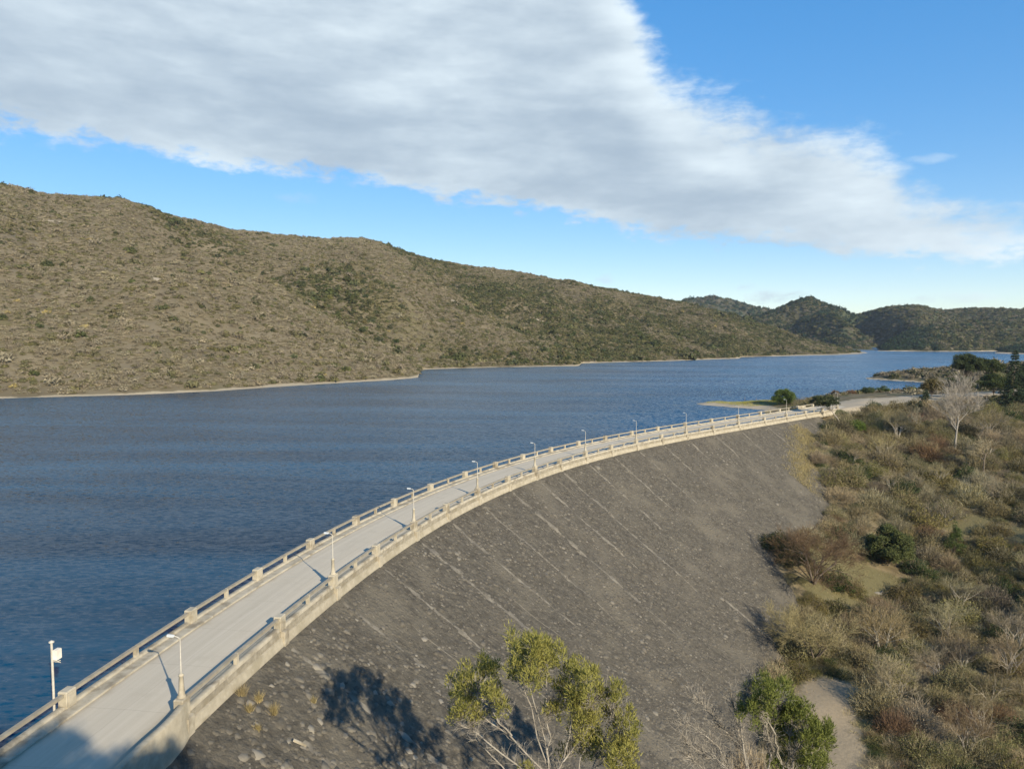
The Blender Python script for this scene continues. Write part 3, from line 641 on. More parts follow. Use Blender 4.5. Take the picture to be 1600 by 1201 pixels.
# ------------------------------------------------------------------ plants
def leafmat(nm,c,c2,rnd=.25,trans=.25): return mat(nm,c,c2,.9,3,.75,tone=tuple(min(1,x*1.5) for x in c2),rnd=rnd,trans=trans,coord='obj',spec=.15)
M_bark=mat('bark',(.16,.13,.10),(.10,.08,.06),4,5,.95,coord='obj',rnd=.15)
M_pbark=mat('pale_bark',(.33,.30,.25),(.22,.195,.16),3,5,.9,coord='obj')
M_gbark=mat('grey_bark',(.33,.295,.235),(.24,.21,.165),3,5,.9,coord='obj',rnd=.12)
M_twig_grey=leafmat('grey_twigs',(.160,.132,.080),(.222,.184,.112),.38,.1)
M_twig_tan=leafmat('tan_twigs',(.180,.150,.084),(.258,.214,.122),.36,.1)
M_twig_red=leafmat('russet_twigs',(.105,.066,.038),(.155,.100,.058),.2,.1)
M_leaf_olive=leafmat('olive_leaves',(.106,.095,.037),(.155,.138,.058),.42)
M_leaf_dark=leafmat('dark_leaves',(.030,.045,.018),(.055,.070,.024),.25)
M_leaf_green=leafmat('green_leaves',(.060,.095,.022),(.105,.135,.035),.2)
M_leaf_yel=leafmat('yellow_green_needles',(.165,.166,.038),(.245,.228,.064),.05,.3)
M_leaf_lime=leafmat('bright_green_leaves',(.090,.108,.026),(.145,.158,.040),.05,.3)
M_grass=leafmat('dry_grass',(.22,.175,.085),(.32,.26,.13),.1,.3)
M_needle=leafmat('dark_needles',(.022,.034,.018),(.042,.056,.026),.15,.1)

def grow(g,p,d,L,r,lev,mx,out,tips,spread=.6,up=.12,kids=(2,4),seg=3,shrink=.68,wig=.22):
    """grow a limb as a chain of tapered pieces, with side limbs; returns nothing, fills out and tips"""
    p=np.array(p,float);d=unit(np.array(d,float))
    for i in range(seg):
        e=p+d*L/seg;r1=r*(1-.55*(i+1)/seg) if lev else r*(1-.4*(i+1)/seg)
        out.append((p,e,r*(1-(.55 if lev else .4)*i/seg),r1,lev))
        if lev<mx and (i>0 or lev>0):
            for _ in range(g.integers(*kids)):
                dd=unit(d+spread*unit(g.normal(size=3))+np.array([0,0,up]))
                grow(g,e if i<seg-1 else p+(e-p)*g.uniform(.5,1),dd,L*shrink*g.uniform(.7,1.15),r1*.62,lev+1,mx,out,tips,spread,up,kids,max(2,seg-1),shrink,wig)
        p=e;d=unit(d+wig*g.normal(size=3)*.6+np.array([0,0,up*.6]))
    tips.append((p,d,lev))
def limbs(out,mb,thick=0.):
    A=np.array([o[0] for o in out]);B=np.array([o[1] for o in out]);ra=np.maximum(thick,[o[2] for o in out]);rb=np.maximum(thick*.7,[o[3] for o in out]);lv=np.array([o[4] for o in out])
    for sel,n in ((lv<=1,6),(lv>1,3)):
        if sel.any(): tubes(mb,A[sel],B[sel],ra[sel],rb[sel],n,np.full(sel.sum()*n,.3))
def bare_tree(seed,h,w,twigs,stems=1,mx=3,tw_len=.5,trunk=.25,spread=.75,up=.1,kids=(2,4),r0=None,thick=.012,mat_b=None,mat_t=None,tw_w=.02,lean=(0,0),wig=.22):
    """returns (trunk mesh, crown mesh) of a leafless tree about h tall and w wide"""
    g=np.random.default_rng(seed);out=[];tips=[];r0=r0 or h*.018
    for k in range(stems):
        a=g.uniform(0,6.28);tilt=.0 if stems==1 else g.uniform(.25,.6)
        grow(g,(0,0,-.3),(math.cos(a)*tilt+lean[0],math.sin(a)*tilt+lean[1],1),h*(trunk+.15*(stems>1)),r0,0,mx,out,tips,spread,up,kids,3,.68,wig)
    P=np.array([t[0] for t in tips]);ext=np.abs(P).max(0);zt=P[:,2].max()
    sx=w/2/np.percentile(np.hypot(P[:,0]-P[:,0].mean(),P[:,1]-P[:,1].mean()),93);sz=h/zt;S=np.array([sx,sx,sz])
    zs=lambda q:q*np.array([sx,sx,sz]) 
    out=[(o[0]*S,o[1]*S,o[2],o[3],o[4]) for o in out]
    mbt=MB();limbs([o for o in out if o[4]<=1],mbt)
    mbc=MB();limbs([o for o in out if o[4]>1],mbc,thick)
    fin=[o for o in out if o[4]>=mx-1]
    k=twigs;ii=g.integers(0,len(fin),k);f=g.random(k)[:,None]
    A=np.array([o[0] for o in fin]);B=np.array([o[1] for o in fin]);Pt=A[ii]*(1-f)+B[ii]*f;D=unit(B-A)[ii]+.9*unit(g.normal(size=(k,3)))+np.array([0,0,.25])
    blades(mbc,Pt,D,g.uniform(.5,1.3,k)*tw_len,tw_w,g,g.random(k))
    return mbt.mesh('trunk',mat_b or M_bark),mbc.mesh('crown',mat_t or M_twig_grey),[o for o in out if o[4]>=mx-1]
def place_tree(name,label,cat,loc,meshes,group=None,rz=0.,sc=1.,names=('trunk','crown')):
    o=tag(empty(name,loc,rz,sc),label,cat,group)
    for nm,me in zip(names,meshes):
        if me: link(nm,me,o)
    return o
def gz1(x,y): return float(site_z(np.array([float(x)]),np.array([float(y)]))[0])
def dome_pts(g,n,rx,rz,shell=.45,low=-.1):
    """points filling an uneven dome, denser near its surface"""
    d=unit(g.normal(size=(n,3)));d[:,2]=np.where(d[:,2]<low,-d[:,2]*.6,d[:,2])
    lum=1+.22*np.sin(d[:,0]*5+g.uniform(0,6))*np.sin(d[:,1]*4+g.uniform(0,6))+.12*np.sin(d[:,2]*9+d[:,0]*7)
    rr=(shell+(1-shell)*g.random(n)**.6)*lum
    return d*np.array([rx,rx,rz])*rr[:,None],d
def twig_bush(seed,mat_t,mat_l=None,nt=900,nl=0,rx=1.,rz=.8,leaf=.12,tw=.014,tl=.38):
    g=np.random.default_rng(seed);mb=MB();k=16
    a=g.uniform(0,6.28,k);t=g.uniform(.1,1.1,k);D=np.c_[np.cos(a)*t,np.sin(a)*t,np.ones(k)];D=unit(D)
    tubes(mb,np.zeros((k,3))-[0,0,.1],D*np.array([rx,rx,rz])*.75,np.full(k,.03),np.full(k,.012),3,.2)
    P,d=dome_pts(g,nt,rx*.9,rz*.95,.3);P[:,2]=np.maximum(P[:,2],.02)
    blades(mb,P,d+.7*unit(g.normal(size=(nt,3)))+[0,0,.45],tl*g.uniform(.5,1.3,nt),tw,g,g.random(nt))
    stems=mb.mesh('stems',mat_t);fol=None
    if nl:
        mb=MB();P,d=dome_pts(g,nl,rx,rz,.5);P[:,2]=np.maximum(P[:,2],.05);leaves(mb,P,leaf*g.uniform(.6,1.4,nl),g,g.random(nl)**2*.8);fol=mb.mesh('foliage',mat_l)
    return stems,fol
def clump_cloud(g,mb,C,R,n,leaf,up=.35,blade=False,tall=.8):
    """n leaves in each of the given foliage clumps (centres C, radii R)"""
    C=np.asarray(C,float).reshape(-1,3);R=np.broadcast_to(np.asarray(R,float),(len(C),))
    for c,r in zip(C,R):
        k=max(12,int(n*r*r));P,d=dome_pts(g,k,r,r*tall,.35,-.6);P=P*g.uniform(.8,1.1)+c
        if blade: blades(mb,P,d*.7+unit(g.normal(size=(k,3)))*.6+[0,0,up],leaf*g.uniform(.6,1.4,k),leaf*.27,g,g.random(k)**1.5*.9)
        else: leaves(mb,P,leaf*g.uniform(.6,1.4,k),g,g.random(k)**1.5*.9,up)
def leafy_tree(seed,h,w,m_leaf,clumps=40,n=260,leaf=.28,base=.25,trunk_r=.2,shape='round',m_bark=None,blade=False,cr=.22):
    g=np.random.default_rng(seed);mb=MB();mt=MB()
    d=unit(g.normal(size=(clumps,3)));d[:,2]=np.where(d[:,2]<0,-d[:,2]*(1 if base>.12 else -.62),d[:,2])-.2*g.random(clumps)*(base>.12)
    rr=g.uniform(.45,.86,clumps)[:,None]
    C=d*np.array([w/2,w/2,h*(1-base)*.62])*rr+[0,0,h*(base+(1-base)*.38)]
    if shape=='cone':
        z=g.random(clumps)**.8;rad=(1-z)*w/2*g.uniform(.3,.95,clumps);a=g.uniform(0,6.28,clumps);C=np.c_[np.cos(a)*rad,np.sin(a)*rad,h*(base*.5+(1-base*.5)*z*.95)]
    R=w*cr*g.uniform(.6,1.15,clumps)*(np.where(C[:,2]>h*.75,.7,1) if shape=='cone' else 1)
    clump_cloud(g,mb,C,R,n,leaf,blade=blade)
    top=np.array([0,0,h*(base+.25)]);tubes(mt,[(0,0,-.4),(0,0,h*base)],[(0,0,h*base),tuple(top)],[trunk_r,trunk_r*.75],[trunk_r*.75,trunk_r*.4],7)
    tubes(mt,np.repeat([[0,0,h*base*.9]],clumps,0)+g.normal(size=(clumps,3))*.05,C,np.full(clumps,trunk_r*.35),np.full(clumps,.02),4)
    return mt.mesh('trunk',m_bark or M_bark),mb.mesh('crown',m_leaf)
def conifer(seed,h,w,m_leaf,whorls=14,gap=.1,leaf=.35,n=26,base=.08):
    g=np.random.default_rng(seed);mb=MB();mt=MB();tubes(mt,[(0,0,-.4)],[(0,0,h*.98)],[h*.02],[.02],6)
    for i in range(whorls):
        f=i/whorls;z=h*(base+(1-base)*f);L=w/2*(1-f)**.85*g.uniform(.75,1.15)+.15;m=g.integers(5,8);a=g.uniform(0,6.28)+np.arange(m)/m*6.28+g.normal(size=m)*.2
        for q in a:
            l=L*g.uniform(.7,1.1);e=np.array([math.cos(q)*l,math.sin(q)*l,-.12*l+g.normal()*.1]);tubes(mt,[(0,0,z)],[e+[0,0,z]],[.04],[.012],3)
            k=int(n*(.4+l));t=(gap+(1-gap)*g.random(k))[:,None];P=e*t+[0,0,z]+g.normal(size=(k,3))*.10*(1+l*.3)
            blades(mb,P,unit(e)+.8*unit(g.normal(size=(k,3)))+[0,0,-.15],leaf*g.uniform(.6,1.3,k),leaf*.36,g,g.random(k)*.8)
    return mt.mesh('trunk',M_bark),mb.mesh('crown',m_leaf)

# scrub carpet of the far hillsides: small bush shapes scattered over the slopes as one mass each
def far_bush(seed,material,n=84,rz=.75,size=.46,twiggy=False):
    g=np.random.default_rng(seed);mb=MB()
    if twiggy:
        P,d=dome_pts(g,n,.8,rz*.8,.25,-.05);blades(mb,P,d+.8*unit(g.normal(size=(n,3)))+[0,0,.2],.40*g.uniform(.6,1.3,n),.12,g,g.random(n))
    P,d=dome_pts(g,n//2 if twiggy else n,1.,rz,.55,-.05);m=len(P)
    nn=unit(d+.6*g.normal(size=(m,3)));u=unit(np.cross(nn,g.normal(size=(m,3))));v=np.cross(nn,u);s=(size*.62 if twiggy else size)*g.uniform(.6,1.3,(m,1))
    V=np.stack([P-u*s*.5-v*s*.4,P+u*s*.5-v*s*.3,P+v*s*.55],1).reshape(-1,3);mb.add(V,np.arange(3*m).reshape(-1,3),None,g.random(m)**1.5*.8)
    return mb.mesh('bush',material)
M_hb=[mat('hill_bush_%s'%k,a,b,.8,2,.9,tone=tuple(x*1.35 for x in b),rnd=r,coord='obj',spec=.1) for k,a,b,r in (('tan',(.158,.135,.084),(.205,.176,.115),.18),('grey',(.130,.110,.074),(.172,.148,.102),.18),('olive',(.072,.066,.031),(.105,.096,.046),.2),('green',(.034,.040,.017),(.060,.064,.026),.3),('pine',(.016,.030,.018),(.026,.042,.022),.25),('ochre',(.175,.135,.055),(.22,.175,.075),.1))]
def variants(name,items):
    c=bpy.data.collections.new(name)
    for i,(m,seed,kw) in enumerate(items):
        o=bpy.data.objects.new('%s_%02d'%(name,i),far_bush(seed,M_hb[m],**kw));c.objects.link(o)
    return c
VAR=variants('bush_shapes',[(0,1,dict(twiggy=True)),(0,2,dict(rz=.6,twiggy=True)),(1,3,dict(twiggy=True)),(1,4,dict(rz=.95,twiggy=True)),(2,5,dict(n=90,size=.38)),(2,6,dict(rz=.65,n=90,size=.38)),(3,7,dict(n=80,size=.45)),(3,8,dict(rz=.95,n=80,size=.45)),(4,9,dict(rz=1.3,n=80,size=.45)),(4,10,dict(rz=1.,n=80,size=.45)),(5,11,{})])
# index order follows the sorted object names
def scatter(name,label,P,idx,sc,g,coll=VAR,kind='stuff',align=None):
    me=bpy.data.meshes.new(name);k=len(P);me.vertices.add(k);me.vertices.foreach_set('co',np.asarray(P,'f4').ravel())
    for nm,ty,val in (('idx','INT',idx.astype('i4')),('sc','FLOAT',sc.astype('f4')),('rz','FLOAT',g.uniform(0,6.28,k).astype('f4'))):
        a=me.attributes.new(nm,ty,'POINT');a.data.foreach_set('value',val)
    o=tag(link(name,me),label,kind=kind)
    ng=bpy.data.node_groups.new(name,'GeometryNodeTree');ng.interface.new_socket('Geometry',in_out='INPUT',socket_type='NodeSocketGeometry');ng.interface.new_socket('Geometry',in_out='OUTPUT',socket_type='NodeSocketGeometry')
    N=ng.nodes;Lk=ng.links.new;gi=N.new('NodeGroupInput');go=N.new('NodeGroupOutput')
    mp=N.new('GeometryNodeMeshToPoints');ip=N.new('GeometryNodeInstanceOnPoints');ci=N.new('GeometryNodeCollectionInfo')
    ci.inputs['Collection'].default_value=coll;ci.inputs['Separate Children'].default_value=True;ci.inputs['Reset Children'].default_value=True
    def na(nm,ty):
        n=N.new('GeometryNodeInputNamedAttribute');n.data_type=ty;n.inputs['Name'].default_value=nm;return n.outputs[0]
    Lk(gi.outputs[0],mp.inputs[0]);Lk(mp.outputs[0],ip.inputs['Points']);Lk(ci.outputs[0],ip.inputs['Instance']);ip.inputs['Pick Instance'].default_value=True
    Lk(na('idx','INT'),ip.inputs['Instance Index']);cx=N.new('ShaderNodeCombineXYZ');Lk(na('rz','FLOAT'),cx.inputs[2]);Lk(cx.outputs[0],ip.inputs['Rotation']);Lk(na('sc','FLOAT'),ip.inputs['Scale'])
    Lk(ip.outputs[0],go.inputs[0]);md=o.modifiers.new('scatter','NODES');md.node_group=ng
    return o
def on_hill(H,g,n,v0=0.004,v1=1.06,wexp=1.):
    A,V,x,y,z=H;i=g.integers(0,len(A)-1,n*3);lo_=np.searchsorted(V,v0);hi_=np.searchsorted(V,v1)-1
    j=g.integers(lo_,max(lo_+1,hi_),n*3)
    ar=(x[i+1,j]-x[i,j])*(y[i,j+1]-y[i,j]);ar=np.abs(ar);k=g.random(n*3)<ar/np.percentile(ar,97);i=i[k][:n];j=j[k][:n]
    f=g.random(len(i));h=g.random(len(i))
    q=lambda m:(m[i,j]*(1-f)+m[i+1,j]*f)*(1-h)+(m[i,j+1]*(1-f)+m[i+1,j+1]*f)*h
    return np.c_[q(x),q(y),q(z)]
g=np.random.default_rng(21)
P=on_hill(H_left,g,160000);P=P[P[:,2]>-3.1]
rock=vnoise(P[:,0],P[:,1],48,3+9)*2.4+vnoise(P[:,0],P[:,1],13,3+8)*1.5-2.45
rock=np.maximum(rock,rock_spots(P[:,0],P[:,1]));P=P[g.random(len(P))>np.clip(rock*1.2,0,.82)]
gr=hill_green(P[:,0],P[:,1],P[:,2])
u=g.random(len(P))
idx=np.where(u<.5,g.integers(0,2,len(P)),g.integers(2,4,len(P)))
rk=gr.argsort().argsort()/len(gr);p_ol=np.clip((rk-.15)*1.1,.2,.85);p_gr=np.clip((rk-.52)*.62,.016,.30)
u2=g.random(len(P));idx=np.where(u2<p_ol,g.integers(4,6,len(P)),idx);u3=g.random(len(P));idx=np.where(u3<p_gr,g.integers(6,8,len(P)),idx);idx=np.where(g.random(len(P))<.0022,10,idx)
sc=np.exp(g.normal(.20,.38,len(P)))*np.where((idx>=6)&(idx<=7),g.uniform(1.0,1.75,len(P)),1.)
scatter('hillside_scrub','low brown and olive scrub covering the long hillside',P,idx,sc,g)
def cover(name,label,H,n,pine,seed,mu=.75,v1=1.06):
    g=np.random.default_rng(seed);P=on_hill(H,g,n,v1=v1);P=P[P[:,2]>-2.5];k=len(P);pr=pine(P);u=g.random(k)
    idx=np.where(u<pr,g.integers(8,10,k),np.where(g.random(k)<.48,g.integers(6,8,k),np.where(g.random(k)<.7,g.integers(4,6,k),g.integers(2,4,k))))
    scatter(name,label,P,idx,np.exp(g.normal(mu,.3,k)),g)
def pine_b(P):
    b=np.degrees(np.arctan2(P[:,0],P[:,1]));return np.clip(1.15-np.clip((b-24.5)/3.,0,1)*1.05+(vnoise(P[:,0],P[:,1],90,77)-.5)*1.1,.05,1)
cover('far_hill_woods','dark green woods and brown scrub on the far peaked hill',H_b,27000,pine_b,61,1.2)
cover('distant_hill_woods','woods on the low distant hill',H_a,2600,lambda P:np.full(len(P),.35),62,1.6)
cover('spur_woods','dark woods on the spur at the far water',H_c,4500,lambda P:np.clip(1.2-(np.degrees(np.arctan2(P[:,0],P[:,1]))-28.)/2.2,.1,1),63,1.1)
cover('shore_woods','dark woods on the right-hand far shore',H_d,1800,lambda P:np.full(len(P),.9),64,1.0)
# green bushes that stand out on the long hillside

hs_m=[leafy_tree(700+i,1.7,2.2,M_leaf_dark if i%2 else M_leaf_olive,16,120,.32,.1,.08,cr=.24) for i in range(4)]
P=on_hill(H_left,g,2600,.02,.6);P=P[(P[:,2]>-1)&(np.degrees(np.arctan2(P[:,0],P[:,1]))>-37)]
sel=[]
for p in P[np.argsort(np.hypot(P[:,0],P[:,1])+g.uniform(0,240,len(P)))]:
    if hill_green(p[0],p[1],p[2])+.35*g.random()>.62 and all(np.hypot(*(p-q)[:2])>7 for q in sel): sel.append(p)
    if len(sel)>=60: break
for i,p in enumerate(sel):
    k=i%4
    place_tree('hillside_bush',('dark green' if k%2 else 'olive green')+' rounded bush standing out from the scrub on the hillside','bush',tuple(p-[0,0,.2]),hs_m[k],'dark bushes on the hillside' if k%2 else 'olive bushes on the hillside',float(g.uniform(0,6)),float(g.uniform(1.3,2.6)))
ORD=['nearest','second nearest','third nearest','fourth nearest','fifth nearest','sixth nearest','seventh nearest','eighth nearest','ninth nearest','tenth nearest','eleventh nearest','twelfth nearest','thirteenth nearest','fourteenth nearest','fifteenth nearest','sixteenth nearest','seventeenth nearest','eighteenth nearest','nineteenth nearest','twentieth nearest']
NTH=['leftmost','second','third','fourth','fifth','sixth','seventh','eighth','ninth','tenth','eleventh','twelfth','thirteenth','fourteenth','fifteenth','sixteenth','seventeenth','eighteenth','nineteenth','twentieth']
NTH+=['twenty-first','twenty-second','twenty-third','twenty-fourth','twenty-fifth','twenty-sixth','twenty-seventh','twenty-eighth','twenty-ninth','thirtieth','thirty-first','thirty-second','thirty-third','thirty-fourth']
def nth(i): return NTH[i] if i==0 else NTH[min(i,33)]+' from the left'
# ------------------------------------------------------------------ the two tall trees standing below the viewpoint
def limb_tree(seed,limbsets,clumps,base,n,leaf,m_leaf,m_bark,r_trunk,twigs,leader=None,twl=.5,rlimb=.048):
    g=np.random.default_rng(seed);mt=MB();mc=MB();base=np.array(base,float);segs=[]
    trunk_top=np.array(limbsets[0][0],float) if leader is None else np.array(leader,float)
    k=7;tp=[base+(trunk_top-base)*i/k+np.array([g.normal()*.08,g.normal()*.08,0])*(0<i<k) for i in range(k+1)]
    rr=np.linspace(r_trunk,r_trunk*.55,k+1);tubes(mt,tp[:-1],tp[1:],rr[:-1],rr[1:],9)
    trunkline=np.array(tp)
    def path(pts,r0,r1,tgt,nn=9,wob=.07):
        pts=np.array(pts,float);u=np.linspace(0,len(pts)-1,nn);t=np.arange(len(pts));Q=np.stack([np.interp(u,t,pts[:,j]) for j in range(3)],1)
        Q[1:-1]=(Q[:-2]+2*Q[1:-1]+Q[2:])/4;Q[1:-1]+=g.normal(size=Q[1:-1].shape)*wob
        r=np.linspace(r0,r1,nn);tubes(tgt,Q[:-1],Q[1:],r[:-1],r[1:],6);segs.extend(zip(Q[:-1],Q[1:]));return Q
    nodes=[]
    for L in limbsets:
        L0=np.array(L[0],float);j=np.argmin(np.linalg.norm(trunkline-L0,axis=1)+3*(trunkline[:,2]>L0[2]-.2))
        near=min(np.linalg.norm(np.array(q)-L0,axis=1).min() for q in nodes) if nodes else 9
        pts=list(L) if near<.6 else [tuple(trunkline[j])]+list(L)
        nodes.append(path(pts,rlimb,.025,mt))
    allq=np.concatenate(nodes)
    for c in clumps:
        c=np.array(c[:3]);j=np.argmin(np.linalg.norm(allq-c,axis=1)+2.*(allq[:,2]>c[2]-.1))
        for _ in range(2):
            path([allq[j],(allq[j]+c)/2+g.normal(size=3)*.15,c+g.normal(size=3)*.15],.03,.008,mt,6,.04)
    A=np.array([q[0] for q in segs]);B=np.array([q[1] for q in segs])
    for lev in range(2):
        m=twigs if lev==0 else twigs*3;ii=g.integers(0,len(A),m);f=g.random(m)[:,None];P=A[ii]*(1-f)+B[ii]*f
        D=unit(unit(B-A)[ii]+.9*unit(g.normal(size=(m,3)))+[0,0,.25]);L=g.uniform(.4,1.2,m)*twl*(1.6 if lev==0 else .8)
        mid=P+D*L[:,None]*.5;E_=mid+unit(D+.5*g.normal(size=(m,3)))*L[:,None]*.5
        w=.013 if lev==0 else .007
        tubes(mt,P,mid,np.full(m,w),np.full(m,w*.8),3);tubes(mt,mid,E_,np.full(m,w*.8),np.full(m,.003),3);A=np.r_[A,P,mid];B=np.r_[B,mid,E_]
    if clumps:
        cl=[tuple(c) for c in clumps];cl+=[(*(np.array([0,0,CZ])+(np.array(c[:3])-[0,0,CZ])*g.uniform(1.06,1.12)),c[3]) for c in clumps if g.random()<.55]
        for c in cl:
            # every clump is a bunch of upright, feathery tufts
            C0=np.array(c[:3]);R=c[3];m=14
            sub=C0+dome_pts(g,m,R*1.25,R*1.2,.15,-.9)[0];
            clump_cloud(g,mc,sub,R*.42*g.uniform(.6,1.25,m),n,leaf,.75,True,1.75)
        return mt.mesh('trunk',m_bark),mc.mesh('crown',m_leaf)
    return mt.mesh('trunk',m_bark),None
T1=[(0.86,33.67,8.19,.85),(1.67,34.16,7.85,.75),(-1.33,35.96,6.17,.68),(-2.25,35.26,5.71,.82),(-.94,33.7,6.3,.51),(-2.35,34.79,4.78,.58),(-1.67,34.93,4.55,.48),(-.34,33.91,5.44,.44),(2.94,35.75,6.29,.68),(3.6,33.76,6.79,.75),(4.11,34.65,5.85,.58),(2.18,35.05,4.76,.48),(3.73,34.78,4.91,.82),(3.57,35.28,3.56,.92),(4.17,35.76,2.62,.75),(3.04,36.46,1.98,.54),(4.99,34.31,6.02,.54),(5.17,35.48,4.65,.54),(5.62,35.63,3.91,.68),(5.56,34.34,3.64,.68),(5.12,33.4,3.22,.75),(5.64,36.52,.58,.68),(.6,34.35,1.89,.41),(1.29,34.4,6.85,.68),(.45,36.25,6.38,.58),(2.53,35.27,5.63,.48),(3.36,34.91,5.49,.61)]
L1=[[(2.07,35.32,.3),(1.49,34.93,3.52),(.53,35.26,5.96),(.44,35.38,6.72)],[(2.03,34.6,.77),(1.92,35.35,2.62),(1.0,34.89,5.16),(.93,34.98,7.06)],[(1.8,34.65,1.72),(.07,35.2,3.36),(-1.19,34.79,4.39),(-2.17,35.37,4.57)],[(.07,34.78,3.6),(-1.04,35.06,4.74),(-1.67,34.9,6.12)],[(2.05,35.11,.94),(2.74,34.7,2.67),(3.03,34.68,4.63),(2.91,35.25,5.97)],[(1.92,35.25,2.01),(1.7,35.07,4.75),(1.87,35.42,6.54)],[(2.59,34.71,2.34),(3.89,35.35,3.62),(3.96,34.67,5.29)],[(2.34,35.46,-.8),(4.21,35.12,1.77),(4.81,35.11,4.09),(5.23,35.47,5.05)],[(4.23,35.29,1.67),(5.11,35.29,3.),(5.36,34.55,4.39)],[(1.5,34.87,1.09),(-.24,34.58,2.73),(-1.81,34.69,3.96),(-2.59,34.71,4.27)],[(2.65,35.36,-.06),(3.37,34.63,2.07),(3.59,34.8,3.44)],[(1.35,34.99,.18),(.08,35.35,.94),(-.89,35.47,2.37),(-1.77,35.21,3.18)]]
T2=[(12.71,37.82,4.16,.54),(12.76,35.59,5.35,.72),(14.45,37.62,3.92,.86),(14.8,36.62,4.09,.65),(12.23,35.77,4.62,.65),(13.66,37.48,3.54,.65),(14.96,38.29,2.01,.72),(15.54,36.12,3.31,.61),(16.51,37.39,2.06,.61),(15.49,36.39,2.41,.65),(15.07,37.73,1.58,.65),(15.82,37.67,.8,.72),(15.71,36.16,1.6,.5),(15.57,37.99,-.14,.65),(14.15,37.47,.8,.5),(14.34,37.55,3.22,.65)]
L2=[[(12.92,36.6,-1.87),(12.32,37.06,.97),(11.83,37.29,2.93),(11.18,36.37,4.95)],[(12.38,37.25,.86),(10.86,36.82,2.84),(9.58,37.13,4.05)],[(13.14,37.24,-2.3),(11.54,37.24,.51),(10.1,37.03,2.37),(8.83,37.08,2.69)],[(11.61,36.58,3.32),(12.37,36.99,4.3),(12.35,36.48,5.24)],[(13.05,36.97,-2.12),(13.66,37.05,.98),(13.88,37.38,2.89),(13.82,36.85,4.21)],[(11.26,36.33,1.06),(10.14,37.04,.8),(8.83,36.59,2.27)],[(13.76,37.34,.81),(13.03,36.84,2.83),(12.83,36.83,4.04)],[(12.06,37.57,-2.54),(10.1,36.85,.39),(9.06,36.79,1.3)],[(14.15,36.79,-1.99),(14.81,36.97,.69),(15.03,36.43,2.73)]]
def world_tree(name,label,meshes,base,dz=0.):
    o=tag(empty(name,base),label,'tree')
    for nm,me in zip(('trunk','crown'),meshes):
        if me: under(link(nm,me),o)
    o.location.z+=dz
b=(1.6,35.4,gz1(1.6,35.4)-.5)
world_tree('foreground_tree','yellow-green tufted tree with bare pale inner branches, at the bottom edge before the stone face',limb_tree(1,L1,T1,b,900,.19,M_leaf_yel,M_pbark,.18,1500),b,-.3)
b=(12.9,36.8,gz1(12.9,36.8)-.5)
world_tree('dead_tree','leafless dead tree with pale grey branches beside the bright green tree at the bottom',limb_tree(2,L2,[],b,0,0,None,M_pbark,.18,1500,(12.95,36.8,-3.),.6,.05),b)
b=(15.2,37.2,gz1(15.2,37.2)-.5)
L3=[[(15.1,37.2,-3.5),(14.9,37.2,0),(14.6,37.1,2.5)],[(15.1,37.2,-3.),(14.2,37.,1.),(13.2,36.6,3.2)],[(15.2,37.3,-3.),(15.7,37.3,-.5),(15.8,37.1,1.6)],[(14.2,37.,1.),(13.4,36.2,3.2),(12.8,35.9,4.6)]]
world_tree('green_tree','bright green bushy tree at the bottom, beside the sandy path',limb_tree(3,L3,T2,b,1150,.18,M_leaf_lime,M_gbark,.2,120),b,-.45)

# ------------------------------------------------------------------ single trees of the valley
def at_ground(x,y,dz=-.1): return (x,y,gz1(x,y)+dz)
M_twig_w=leafmat('pale_twigs',(.255,.225,.178),(.335,.295,.24),.05,.1)
place_tree('bare_tree','wide russet-brown leafless tree at the face foot, left of the round green tree','tree',at_ground(54.9,130.5),bare_tree(11,11.5,16.5,14000,5,4,.62,.3,.85,.05,(2,4),.2,.016,M_bark,M_twig_red,.020)[:2])
place_tree('round_tree','round dense dark green tree beside the grass clearing','tree',at_ground(75.6,144.5),leafy_tree(12,8.4,9.6,mat('round_tree_leaves',(.045,.060,.018),(.085,.100,.032),.9,3,.7,tone=(.14,.15,.05),coord='obj',trans=.2),75,330,.26,.12,.18,cr=.17))
place_tree('conical_tree','small conical green conifer right of the round dark tree','tree',at_ground(91,148.5),leafy_tree(13,7.2,4.6,M_leaf_green,40,300,.26,.1,.1,'cone',blade=True,cr=.2))
place_tree('bare_tree','tan leafless spreading tree at the toe of the face, above the sandy path','tree',at_ground(45.7,108),bare_tree(14,9.5,13,8000,4,4,.55,.3,.8,.08,(2,4),.17,.014,M_bark,M_twig_tan,.018)[:2])
place_tree('pale_poplar','tall pale leafless poplar standing out above the right-hand slope','tree',at_ground(118.5,195),bare_tree(15,22,12,4200,1,4,.9,.5,.75,.5,(3,5),.30,.022,M_pbark,M_twig_w,.024,wig=.05)[:2])
place_tree('bare_tree','small leafless tree with dark forked trunk, below the pale poplar to its right','tree',at_ground(118,182),bare_tree(16,9.5,9,2600,1,3,.6,.4,.8,.15,(3,5),.2,.02,M_bark,M_twig_tan,.02)[:2])
place_tree('young_pine','small dark young pine on the slope edge, left of the pale poplar','tree',at_ground(128.6,228),conifer(17,7.2,5.5,M_needle,12,.15,.42,38))
